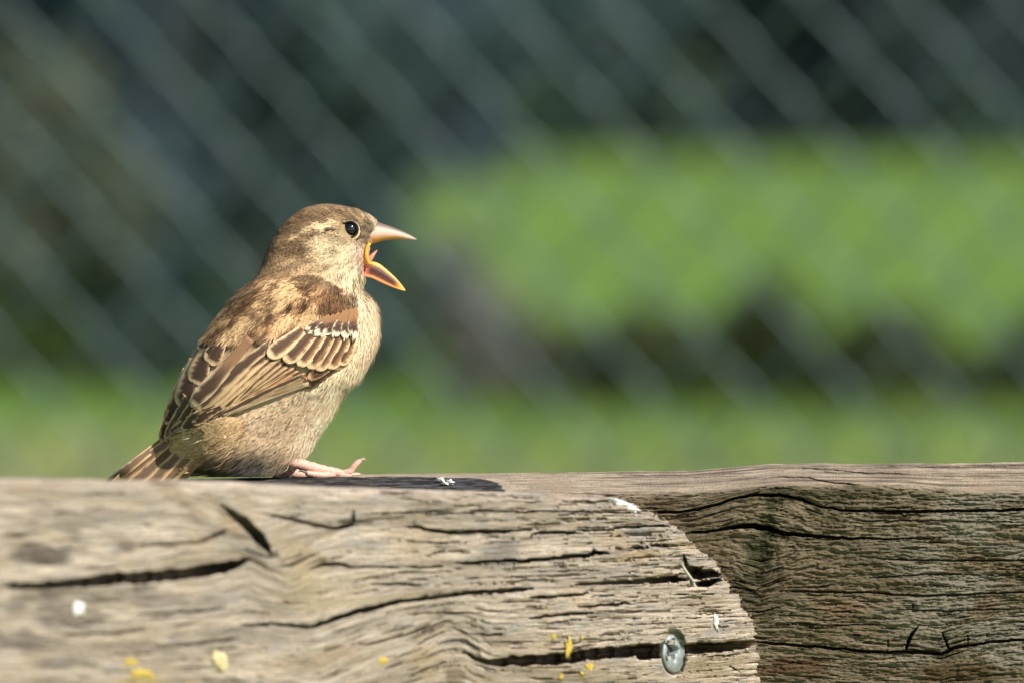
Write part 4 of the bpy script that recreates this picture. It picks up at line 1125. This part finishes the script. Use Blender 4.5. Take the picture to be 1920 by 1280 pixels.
# ---- feathers --------------------------------------------------------------
def feather_mat():
    m, n, l, b = new_mat('feather_vane')
    a = N(n, 'ShaderNodeAttribute', attribute_name='col')
    u = N(n, 'ShaderNodeAttribute', attribute_name='vane')      # (along mm, |across| mm)
    sx = N(n, 'ShaderNodeSeparateXYZ'); l.new(u.outputs['Vector'], sx.inputs[0])
    ab = N(n, 'ShaderNodeMath', operation='ABSOLUTE'); l.new(sx.outputs[1], ab.inputs[0])
    mu = N(n, 'ShaderNodeMath', operation='MULTIPLY'); mu.inputs[1].default_value = 1.6; l.new(ab.outputs[0], mu.inputs[0])
    sb = N(n, 'ShaderNodeMath', operation='SUBTRACT'); l.new(sx.outputs[0], sb.inputs[0]); l.new(mu.outputs[0], sb.inputs[1])
    cb = N(n, 'ShaderNodeCombineXYZ'); l.new(sb.outputs[0], cb.inputs[0]); l.new(sx.outputs[2], cb.inputs[2])
    mp = N(n, 'ShaderNodeMapping'); mp.inputs['Scale'].default_value = (5.0, 0.5, 1); l.new(cb.outputs[0], mp.inputs['Vector'])
    nz = N(n, 'ShaderNodeTexNoise', Scale=1.0, Detail=3.0); l.new(mp.outputs[0], nz.inputs['Vector'])
    v = ramp(n, l, nz.outputs[0], [(0.3, g3(0.72)), (0.7, g3(1.22))])
    l.new(mix(n, l, 1.0, a.outputs['Color'], v, 'MULTIPLY'), b.inputs['Base Color'])
    b.inputs['Roughness'].default_value = 0.6; b.inputs['Specular IOR Level'].default_value = 0.25
    bp = N(n, 'ShaderNodeBump', Strength=0.35, Distance=0.0003)
    l.new(nz.outputs[0], bp.inputs['Height']); l.new(bp.outputs[0], b.inputs['Normal'])
    return m
M_feather = feather_mat()
DC = (92, 70, 55); BUF = (226, 190, 142); CRM = (228, 200, 158); WHT = (244, 226, 194); MBR = (146, 108, 74); TAN = (210, 166, 116)
fcount = 0
def feather(f, base, tip, w, layer, cen, edge, fr=(0.30, 0.30), ft=0.12, bend=0.0, name='wing_feather', tipr=0.22, basew=0.6, mid=None, coff=0.0, shaft=0.25, lift=1.0, ragged=0.0, basecol=None):
    """one feather: base/tip in zoom coordinates of f; w full width there; fr = pale fringe width on each vane"""
    global fcount
    fcount += 1
    sc_ = f(1, 0)[0] - f(0, 0)[0]
    b = np.array(f(*base)); t = np.array(f(*tip)); w = w * sc_ / 2
    ns, nt = 22, 13
    s = np.linspace(0, 1, ns); tt = np.linspace(-1, 1, nt)
    ax_ = t - b; Lp = np.linalg.norm(ax_); ax_ = ax_ / Lp; nrm = np.array([-ax_[1], ax_[0]])
    cl = b[None] + (t - b)[None] * s[:, None] + nrm[None] * (bend * sc_ * np.sin(math.pi * s))[:, None]
    prof = np.where(s < 1 - tipr, basew + (1 - basew) * sstep(0, 1 - tipr, s), np.sqrt(np.clip(1 - ((s - (1 - tipr)) / tipr) ** 2, 0, 1)))
    prof = np.maximum(prof, 0.05)
    px = cl[:, None, 0] + nrm[0] * (w * prof)[:, None] * tt[None]
    py = cl[:, None, 1] + nrm[1] * (w * prof)[:, None] * tt[None]
    if ragged:
        rg = ragged * rng.normal(size=(1, nt)) * (s[:, None] ** 4)
        px = px + ax_[0] * rg; py = py + ax_[1] * rg
    yc = np.array([body_hit(px_, py_) for px_, py_ in cl])
    # draped over the body: quadratic across, smoothed along
    ye0 = np.array([body_hit(*q_) for q_ in np.stack([px[:, 0], py[:, 0]], -1)]); ye1 = np.array([body_hit(*q_) for q_ in np.stack([px[:, -1], py[:, -1]], -1)])
    def fit(v):
        c = np.polyfit(s, v, 3); return np.polyval(c, s)
    yc, ye0, ye1 = fit(yc), fit(ye0), fit(ye1)
    ye0 = np.clip(ye0, yc - 0.004, yc + 0.004); ye1 = np.clip(ye1, yc - 0.004, yc + 0.004)
    a2 = (ye0 + ye1) / 2 - yc; a1 = (ye1 - ye0) / 2
    Y = yc[:, None] + a1[:, None] * tt[None] + a2[:, None] * tt[None] ** 2
    Y = Y - (0.0009 * lift + layer * 0.00013) + 0.00010 * tt[None] ** 2
    Y = Y + 0.00004 * rng.normal(size=(1, nt))
    front = at(px, py, Y)
    back = at(px, py, Y + 0.00012)
    V = np.concatenate([front.reshape(-1, 3), back.reshape(-1, 3)])
    g = grid_faces(ns, nt); o = ns * nt
    # rim
    ring = np.concatenate([np.arange(nt), np.arange(1, ns) * nt + nt - 1, (ns - 1) * nt + np.arange(nt - 2, -1, -1), np.arange(ns - 2, 0, -1) * nt])
    r2 = np.roll(ring, -1)
    F = np.concatenate([g, g[:, ::-1] + o, np.stack([ring, ring + o, r2 + o, r2], -1)])
    # colour: dark centre, pale fringe
    T = np.broadcast_to(tt[None], px.shape); Sg = np.broadcast_to(s[:, None], px.shape)
    jit = 0.10 * (vn(Sg * 22 + fcount * 3.1, np.sign(T) * 3 + fcount, 3) - 0.5) * 2
    e0 = sstep(1 - fr[0] - 0.26, 1 - fr[0] + 0.16, -(T - coff) + 1.6 * jit); e1 = sstep(1 - fr[1] - 0.26, 1 - fr[1] + 0.16, (T - coff) + 1.6 * jit)
    et = sstep(1 - ft * 1.25, 1 - ft * 0.7, Sg + 0.3 * jit * ft)
    m = np.maximum(np.maximum(e0, e1), et)[..., None]
    cc = lin(cen)[None, None] * (1 - m) + lin(edge)[None, None] * m
    if mid is not None:       # warm wash between dark centre and fringe on the outer vane
        mw = (sstep(-0.1, 0.45, -T) * (1 - m[..., 0]) * 0.85)[..., None]
        cc = cc * (1 - mw) + lin(mid) * mw
    if basecol is not None:
        mb = sstep(0.62, 0.30, Sg + jit)[..., None]
        cc = cc * (1 - mb) + lin(basecol) * mb
    sh = np.exp(-(T / 0.09) ** 2)[..., None] * shaft
    cc = cc * (1 - sh) + cc * 0.45 * sh
    cc = cc * KA * (0.9 + 0.2 * rng.random())
    cc = np.concatenate([cc.reshape(-1, 3)] * 2)
    ob = mesh_np(name, V, F, M_feather, bird, cols=np.clip(cc, 0, 0.95))
    mmv = np.stack([Sg * Lp * 0.17, T * w * 0.17, np.full(T.shape, fcount * 1.7)], -1).reshape(-1, 3)
    put_vec(ob.data, 'vane', np.concatenate([mmv, mmv]))
    return ob
Z = zz2
# far wing seen over the back (lowest first)
feather(Z, (260, 880), (128, 1235), 90, 0, DC, BUF, (0.2, 0.3), 0.06, 0, tipr=0.3)
feather(Z, (300, 800), (165, 1190), 130, 1, DC, BUF, (0.15, 0.34), 0.06, 6, name='tertial_feather')
feather(Z, (360, 720), (265, 1110), 165, 2, DC, BUF, (0.12, 0.36), 0.09, 14, name='tertial_feather')
feather(Z, (470, 620), (360, 925), 170, 3, DC, BUF, (0.12, 0.36), 0.12, 14, name='tertial_feather')
feather(Z, (600, 520), (470, 768), 150, 4, DC, BUF, (0.12, 0.36), 0.15, 10, name='tertial_feather')
feather(Z, (500, 560), (388, 660), 80, 4, DC, BUF, (0.3, 0.15), 0.16, 4, name='covert_feather')
feather(Z, (590, 480), (455, 610), 90, 5, (120, 92, 62), BUF, (0.35, 0.3), 0.2, 4, name='covert_feather')
feather(Z, (250, 980), (92, 1372), 95, 0.5, (86, 66, 53), BUF, (0.2, 0.25), 0.05, 4, tipr=0.25, lift=1.2, name='primary_feather')
feather(Z, (300, 1010), (135, 1372), 95, 1.0, (86, 66, 53), BUF, (0.2, 0.25), 0.05, 4, tipr=0.25, lift=1.4, name='primary_feather')
feather(Z, (350, 1050), (180, 1350), 95, 1.5, DC, BUF, (0.25, 0.2), 0.05, 4, tipr=0.25, lift=1.5, name='primary_feather')
# primaries of the near wing
PR = [((1240, 905), (120, 1345), 60, (150, 118, 84)), ((1240, 900), (150, 1335), 56, DC), ((1240, 890), (190, 1310), 54, DC), ((1230, 880), (240, 1290), 52, DC), ((1220, 870), (310, 1275), 50, DC), ((1210, 860), (400, 1245), 50, DC), ((1200, 850), (480, 1215), 46, DC)]
for k, (b_, t_, w_, c0) in enumerate(PR):
    feather(Z, b_, t_, w_, -1 + k * 0.5, c0, CRM if k < 3 else BUF, (0.42, 0.12), 0.03, 14, tipr=0.1, basew=0.8, name='primary_feather', lift=1.9)
feather(Z, (560, 1090), (330, 1215), 120, 3.2, DC, BUF, (0.2, 0.2), 0.12, 10, name='primary_feather', tipr=0.35, lift=1.7)
feather(Z, (480, 1130), (250, 1290), 110, 2.8, DC, BUF, (0.2, 0.22), 0.10, 8, name='primary_feather', tipr=0.35, lift=1.7)
feather(Z, (420, 1120), (150, 1310), 80, 2.4, (96, 74, 58), BUF, (0.18, 0.25), 0.08, 0, name='primary_feather', tipr=0.35, lift=1.7)
# secondaries
for k in range(7):
    q = k / 6
    b_ = (1230 - 240 * q, 850 - 130 * q); t_ = (640 - 70 * q, 1140 - 8 * q)
    feather(Z, b_, t_, 78, 3 + k * 0.55, DC if k % 2 else (104, 76, 54), TAN if k < 3 else BUF, (0.62, 0.2), 0.06, 10, mid=(170, 124, 80) if k < 5 else None, name='secondary_feather', tipr=0.14, basew=0.75)
# tertials of the near wing
feather(Z, (1010, 690), (400, 1160), 130, 7.4, DC, BUF, (0.55, 0.15), 0.07, 4, name='tertial_feather', tipr=0.2, basew=0.6, mid=(140, 104, 72))
feather(Z, (960, 660), (370, 1150), 150, 8.2, DC, BUF, (0.52, 0.15), 0.06, 6, name='tertial_feather', tipr=0.2, basew=0.55)
feather(Z, (930, 620), (345, 1110), 165, 9.0, DC, BUF, (0.46, 0.15), 0.06, 4, name='tertial_feather', tipr=0.2, basew=0.5)
feather(Z, (790, 560), (325, 1095), 140, 9.8, (92, 68, 54), CRM, (0.30, 0.24), 0.06, -6, name='tertial_feather', tipr=0.2, basew=0.5, basecol=(150, 114, 82))
# primary coverts / alula
feather(Z, (1560, 690), (1215, 940), 110, 4.5, (60, 46, 38), (150, 120, 88), (0.15, 0.2), 0.1, 6, name='covert_feather', tipr=0.3)
feather(Z, (1500, 730), (1235, 880), 90, 5.4, DC, TAN, (0.2, 0.25), 0.14, 4, name='covert_feather', tipr=0.35)
feather(Z, (1600, 650), (1440, 800), 90, 5.8, (130, 96, 66), TAN, (0.2, 0.35), 0.12, 4, name='covert_feather', tipr=0.35)
# greater coverts with cream tips
GC = [((1600, 560), (1480, 770)), ((1560, 540), (1400, 800)), ((1500, 520), (1310, 815)), ((1440, 510), (1245, 800)), ((1370, 500), (1165, 780)), ((1300, 495), (1055, 745)), ((1200, 490), (925, 705))]
for k, (b_, t_) in enumerate(GC):
    feather(Z, b_, t_, 118 if k < 5 else 135, 9.0 + k * 0.8, (96, 70, 54), (238, 204, 158), (0.42, 0.22), 0.15, -8, name='covert_feather', tipr=0.30, basew=0.65, mid=(168, 124, 84) if k < 5 else (130, 96, 70), shaft=0.4)
# median coverts: dark with white tips
MC = [((1420, 400), (1225, 515)), ((1460, 390), (1290, 530)), ((1500, 370), (1360, 540)), ((1540, 350), (1440, 552)), ((1570, 340), (1520, 565)), ((1600, 330), (1590, 560))]
for k, (b_, t_) in enumerate(MC):
    feather(Z, b_, t_, 80 + 10 * rng.random(), 15.0 + 0.5 * k, (84, 62, 50), WHT, (0.05, 0.05), 0.23 if k else 0.17, 0, name='covert_feather', tipr=0.3, basew=0.7, ragged=5.0, shaft=0.5, basecol=(158, 116, 76))
# tail
Z3 = zz3
TL = [((470, 330), (30, 700), 90, (138, 110, 84), BUF), ((560, 320), (120, 720), 96, (124, 98, 76), BUF), ((640, 310), (215, 740), 92, (132, 104, 80), BUF), ((720, 320), (300, 740), 86, (150, 116, 82), BUF), ((780, 330), (370, 740), 80, (190, 154, 110), CRM), ((420, 340), (-20, 690), 70, (120, 94, 72), BUF)]
for k, (b_, t_, w_, c0, c1) in enumerate(TL):
    feather(Z3, b_, t_, w_, -1 + 0.5 * (k if k < 5 else -1), c0, c1, (0.36, 0.22), 0.04, 0, name='tail_feather', tipr=0.12, basew=0.7, lift=1.1)
UT = [((900, 500), (470, 590), 90), ((860, 530), (520, 595), 70), ((820, 470), (500, 560), 80)]
for k, (b_, t_, w_) in enumerate(UT):
    feather(Z3, b_, t_, w_, 0, (112, 98, 78), (168, 146, 112), (0.3, 0.3), 0.15, 0, name='undertail_feather', tipr=0.4, ragged=4.0, lift=0.1)
# soft tail coverts laid over the roots of the tail
poly = np.array([(322, 828), (350, 806), (420, 776), (475, 792), (430, 832), (380, 862), (352, 872), (322, 862)], float)
cand = np.stack([315 + 165 * rng.random(26000), 772 + 105 * rng.random(26000)], -1)
cand = cand + rng.normal(size=cand.shape) * 5
cand = cand[inpoly(cand[:, 0], cand[:, 1], poly)]
edge_ = sstep(470, 425, cand[:, 0] + 0.6 * (cand[:, 1] - 820)) * sstep(318, 362, cand[:, 0] + 10 * rng.normal(size=len(cand)))
cand = cand[rng.random(len(cand)) < 0.15 + 0.85 * edge_]
gxx = np.array([(a, b) for a in np.linspace(325, 470, 14) for b in np.linspace(780, 870, 10) if inpoly(np.array([a]), np.array([b]), poly)[0]])
hy_ = np.array([body_hit(*p) for p in gxx])
def q2(p): u, v = (p[:, 0] - 400) / 80, (p[:, 1] - 820) / 50; return np.stack([np.ones(len(u)), u, v, u * u, u * v, v * v], -1)
cf = np.linalg.lstsq(q2(gxx), hy_, rcond=None)[0]
n_ = len(cand)
aj_ = math.atan2(0.62, -0.78) + 0.16 * rng.normal(size=n_) + 0.3 * (fbm(cand[:, 0] * 0.05, cand[:, 1] * 0.05, 3) - 0.5)
Ls = 16 + 20 * rng.random(n_)
c0_, c1_ = cand, cand + np.stack([np.cos(aj_), np.sin(aj_)], -1) * (Ls * 0.55)[:, None]
c2_ = cand + np.stack([np.cos(aj_ + 0.1), np.sin(aj_ + 0.1)], -1) * Ls[:, None]
lf = (0.0002 + 0.0013 * sstep(475, 395, cand[:, 0] + 0.7 * (cand[:, 1] - 820))) * (0.7 + 0.7 * rng.random(n_)) + 0.0006 * (fbm(cand[:, 0] * 0.09, cand[:, 1] * 0.09, 2) - 0.5)
def dep(p, l_): return q2(p) @ cf - l_
sd = np.stack([-np.sin(aj_), np.cos(aj_)], -1) * (0.75 + 0.5 * rng.random((n_, 1)))
V = np.stack([at(*(c0_ - sd).T, dep(c0_, lf * 0.6)), at(*(c0_ + sd).T, dep(c0_, lf * 0.6)), at(*(c1_ - sd).T, dep(c1_, lf)), at(*(c1_ + sd).T, dep(c1_, lf)), at(*c2_.T, dep(c2_, lf * 0.9))], 1).reshape(-1, 3)
i5 = np.arange(n_)[:, None] * 5
F = (np.array([[0, 1, 3], [0, 3, 2], [2, 3, 4]])[None] + i5[:, :, None]).reshape(-1, 3)
dk_ = sstep(0.54, 0.64, fbm((0.62 * cand[:, 0] + 0.78 * cand[:, 1]) * 0.07, (-0.78 * cand[:, 0] + 0.62 * cand[:, 1]) * 0.02 + 5, 5, 3))[:, None] * 0.6
C = (alb((206, 172, 126)) * (1 - dk_) + alb((134, 100, 70)) * dk_) * (0.68 + 0.6 * rng.random((n_, 1)))
tag(mesh_np('tail_covert_plumage', V, F, M_barb, bird, cols=np.repeat(C, 5, 0)), kind='stuff')

# ---- eye ----------------------------------------------------------------------
M_eye = flat_mat('eye', (0.004, 0.003, 0.003), 0.08, 0.1, 300, spec=1.0)
M_lid = attr_mat('eyelid', 0.6, 0.3, noise=0.1)
def ball(name, c, r, mat, parent, ns=20, nt=28, sq=(1, 1, 1)):
    V = []
    for i in range(ns + 1):
        th = math.pi * i / ns
        for j in range(nt):
            p_ = 2 * math.pi * j / nt
            V.append((c[0] + r * sq[0] * math.sin(th) * math.cos(p_), c[1] + r * sq[1] * math.cos(th), c[2] + r * sq[2] * math.sin(th) * math.sin(p_)))
    return mesh_np(name, V, grid_faces(ns + 1, nt, True), mat, parent)
ys = body_hit(657, 430)
for side in (0, 1):
    yc_ = ys + 12.5 * SB - 0.0011 if side == 0 else 2 * (YB + KS * 137 * SB) - ys - 12.5 * SB + 0.0011
    sg = -1 if side == 0 else 1
    ec = at(655.5, 430.5, yc_)
    ey = ball('eye', ec, 15.0 * SB, M_eye, bird)
    a_ = np.linspace(0, 2 * math.pi, 33)
    for (rx, ry, rad, off, col, ox, oy) in ((14.6, 14.9, 2.0, 9.0, (50, 38, 28), 0, 0), (17.2, 17.8, 3.0, 7.5, (226, 202, 162), -0.5, 1.5), (21.0, 21.8, 2.0, 5.0, (96, 74, 52), -0.5, 1.8)):
        ppx = 656.5 + ox + rx * np.cos(a_) - 3.5 * (np.cos(a_) < -0.7); ppy = 430.5 + oy + ry * np.sin(a_)
        low_ = 0.35 + 0.65 * sstep(-0.5, 0.4, np.sin(a_)) if rx > 16 else np.ones(33)
        V = at(ppx, ppy, np.full(33, yc_ + sg * off * SB * 1.0 + (0 if rx < 16 else sg * -1 * SB)))
        tube('eyelid', V, rad * SB * low_, M_lid, ey, 8, cols=np.repeat(alb(col)[None], 33, 0))

# ---- bill ----------------------------------------------------------------------
M_bill = attr_mat('bill_horn', 0.5, 0.3, noise=0.06, nscale=500)
def loft(name, S_, colf, mat, parent, na=24, n=40, dshift=0.0):
    A = catmull(np.array(S_, float), n)
    a = np.linspace(0, 2 * math.pi, na, endpoint=False); c, s = np.cos(a)[None], np.sin(a)[None]
    X = (A[:, 0] + A[:, 2])[:, None] / 2 + (A[:, 0] - A[:, 2])[:, None] / 2 * c
    Yp = (A[:, 1] + A[:, 3])[:, None] / 2 + (A[:, 1] - A[:, 3])[:, None] / 2 * c
    D_ = -A[:, 4][:, None] * s + dshift
    V = B(X, Yp, D_); m_ = len(A)
    V = np.concatenate([V.reshape(-1, 3), V[0].mean(0)[None], V[-1].mean(0)[None]])
    q = grid_faces(m_, na, True); tri_ = np.concatenate([q[:, [0, 1, 2]], q[:, [0, 2, 3]]])
    k = np.arange(na); k2 = (k + 1) % na
    tri_ = np.concatenate([tri_, np.stack([np.full(na, m_ * na), k2, k], -1), np.stack([np.full(na, m_ * na + 1), (m_ - 1) * na + k, (m_ - 1) * na + k2], -1)])
    U = np.broadcast_to(np.linspace(0, 1, m_)[:, None], X.shape); Cc = np.broadcast_to(c, X.shape)
    C = colf(U.ravel(), Cc.ravel()); C = np.concatenate([C, C[:1], C[-1:]])
    return mesh_np(name, V, tri_, mat, parent, cols=C)
def upcol(u, c):       # c = +1 culmen, -1 cutting edge
    cul = alb((120, 104, 96)); midc = alb((216, 190, 174)); org = alb((228, 164, 84))
    a = sstep(0.30, 0.85, c)[:, None]; o = (sstep(-0.10, -0.60, c) * sstep(0.9, 0.5, u))[:, None]
    C = midc * (1 - a) + cul * a
    C = C * (1 - o) + org * o
    t = sstep(0.8, 1.0, u)[:, None]
    return C * (1 - 0.25 * t)
loft('upper_bill', [(704, 415, 688, 459, 20), (712, 418, 702, 456, 18), (726, 422.5, 718, 451.5, 14), (746, 430, 742, 448.5, 9.5), (765, 438.5, 763, 449.5, 5.5), (776, 445, 775, 450.2, 2.6), (781, 448.6, 780.5, 450.2, 0.6)], upcol, M_bill, bird)
# lower mandible: a trough, rolled a little towards the viewer
far = np.array([(684, 496), (698, 491), (711, 495), (724, 505), (742, 521.5), (756, 538), (760.5, 545)], float)
nearr = np.array([(680, 518), (696, 521.5), (708, 527), (722, 533.5), (740, 540.5), (753, 544.2), (760.5, 545.5)], float)
dz = np.array([17, 16, 14.5, 12, 7.5, 3, 0.5])
fa, ne, dd_ = catmull(far, 30), catmull(nearr, 30), catmull(dz[:, None], 30)[:, 0]
sh_c = []   # closed section: far rim outer->inner->trough->near rim inner->outer->keel
prm = [(0.0, 1.0, 0.0), (0.10, 0.96, -0.12), (0.25, 0.55, 0.45), (0.5, 0.0, 0.62), (0.75, -0.5, 0.45), (0.91, -0.94, -0.12), (1.0, -1.02, 0.0), (1.0, -0.85, 0.35), (0.85, -0.3, 0.95), (0.6, 0.4, 1.15), (0.25, 0.95, 0.7)]
V = []
for i in range(30):
    for (t, dd1, sink) in prm:
        p_ = fa[i] * (1 - t) + ne[i] * t
        V.append(B(p_[0] - 0.0, p_[1] + 0.0, dd1 * dd_[i] + sink * dd_[i] * 0.55))
V = np.array(V); k = len(prm)
V = np.concatenate([V, V[:k].mean(0)[None], V[-k:].mean(0)[None]])
q = grid_faces(30, k, True); tri_ = np.concatenate([q[:, [0, 1, 2]], q[:, [0, 2, 3]]])
kk = np.arange(k); k2 = (kk + 1) % k
tri_ = np.concatenate([tri_, np.stack([np.full(k, 30 * k), k2, kk], -1), np.stack([np.full(k, 30 * k + 1), 29 * k + kk, 29 * k + k2], -1)])
cs = np.array([alb(c) for c in [(244, 196, 100), (244, 194, 98), (118, 60, 32), (46, 28, 22), (92, 48, 30), (220, 140, 78), (230, 130, 66), (220, 120, 64), (200, 120, 80), (190, 130, 90), (214, 150, 80)]])
U = np.linspace(0, 1, 30)[:, None, None]
base_c = np.array([alb((236, 170, 70))]) * np.ones((k, 1))
tipw = sstep(0.62, 0.85, U); rootw = sstep(0.16, 0.03, U)
Cc = cs[None] * (1 - tipw) + base_c[None] * tipw
Cc = Cc * (1 - 0.7 * rootw) + alb((226, 130, 110))[None, None] * 0.7 * rootw
Cc = Cc.reshape(-1, 3); Cc = np.concatenate([Cc, Cc[:1], Cc[-1:]])
mesh_np('lower_bill', V, tri_, M_bill, bird, cols=Cc)
# gape flange and tongue
gp = np.array([(693, 457), (688.5, 464), (686.5, 474), (687, 484), (690.5, 493), (697, 495)], float); gp = catmull(gp, 20)
ygp = np.array([(body_hit(a_, b_) - YB) / SB - KS * (a_ - 520) - 1.5 for a_, b_ in gp]); ygp = np.polyval(np.polyfit(np.arange(20), np.clip(ygp, -42, -15), 2), np.arange(20))
tube('gape_flange', B(gp[:, 0], gp[:, 1], ygp), np.interp(np.linspace(0, 1, 20), [0, .25, .6, 1], [3.4, 3.2, 4.6, 3.2]) * SB, M_bill, bird, 10, cols=np.repeat(alb((244, 178, 72))[None], 20, 0))
M_mouth = flat_mat('mouth_lining', (0.58, 0.24, 0.16), 0.35, 0.2, 600)
tg = np.array([(684, 500), (691, 489), (698, 480), (707, 469.5)], float)
tube('tongue', B(tg[:, 0], tg[:, 1], np.array([-2, -2, -2, -2.0])), np.array([7, 6.5, 4.2, 0.8]) * SB, M_mouth, bird, 10)
tube('throat_skin', B(np.array([688, 684, 682, 684.0]), np.array([462, 472, 485, 496.0]), np.array([-4, -4, -4, -4.0])), np.array([7, 9, 9, 8]) * SB, M_mouth, bird, 12)

# ---- legs ------------------------------------------------------------------------
M_leg = attr_mat('leg_skin', 0.55, 0.4, sub=0.1, noise=0.22, nscale=1400)
M_claw = flat_mat('claw', (0.16, 0.11, 0.09), 0.4, 0.2, 600)
def leg(dsh, toes, shift=(0, 0), kk_=1.0):
    def T(name, pts, rad, par, col=(222, 176, 158), mat=M_leg, d=None):
        pts = np.array(pts, float) + np.array(shift); n = 4 * len(pts)
        p_ = catmull(pts, n); r_ = np.interp(np.linspace(0, len(rad) - 1, n), np.arange(len(rad)), rad)
        if mat is M_leg:
            r_ = r_ * 1.15 * (1 + 0.07 * np.sin(np.arange(n) * 2.4))
        dd = np.interp(np.linspace(0, 1, n), np.linspace(0, 1, len(d)), d) if d is not None else np.zeros(n)
        return tube(name, B(p_[:, 0], p_[:, 1], dd + dsh - KS * 100), r_ * SB, mat, par, 10, cols=np.repeat(alb(col)[None], n, 0) if mat is M_leg else None)
    lg = T('leg', [(526, 859), (545, 865), (575, 873), (605, 881), (630, 886), (638, 887)], [9, 9.5, 9.0, 8.6, 8.4, 7], bird)
    for pts, rad, d, claw in toes:
        to = T('toe', pts, rad, lg, d=d)
        T('claw', claw, [2.6, 2.0, 0.5], to, mat=M_claw if claw[-1][1] > 880 else M_leg, d=[d[-1]] * 3, col=(190, 160, 150))
leg(16, [
    ([(632, 887), (646, 886), (657, 882), (664, 873), (671, 866), (676, 863)], [6.5, 5.5, 5.2, 4.8, 4.6, 3.4], [0, -6, -8, -8], [(675, 863), (681, 859.5), (685, 864)]),
    ([(632, 887), (648, 889), (662, 890), (674, 890)], [6.2, 5, 4.6, 3.6], [0, 8, 14, 18], [(673, 889), (680, 889), (685, 892)]),
    ([(630, 887), (640, 890), (650, 892), (660, 893)], [6, 5, 4.4, 3.4], [0, -10, -16, -20], [(659, 892), (665, 893), (669, 896)]),
    ([(630, 887), (612, 890), (592, 889), (574, 886)], [6, 5.6, 5.4, 4.4], [0, -8, -12, -14], [(576, 886), (566, 882), (559, 884)])])
leg(60, [
    ([(632, 887), (648, 888), (662, 889), (674, 889)], [6, 5, 4.6, 3.6], [0, 2, 4, 5], [(673, 888), (680, 888), (685, 891)]),
    ([(630, 887), (612, 889), (594, 890), (580, 890)], [6, 5.4, 5, 4], [0, 0, 0, 0], [(581, 890), (573, 887), (566, 889)])], shift=(-66, 3))
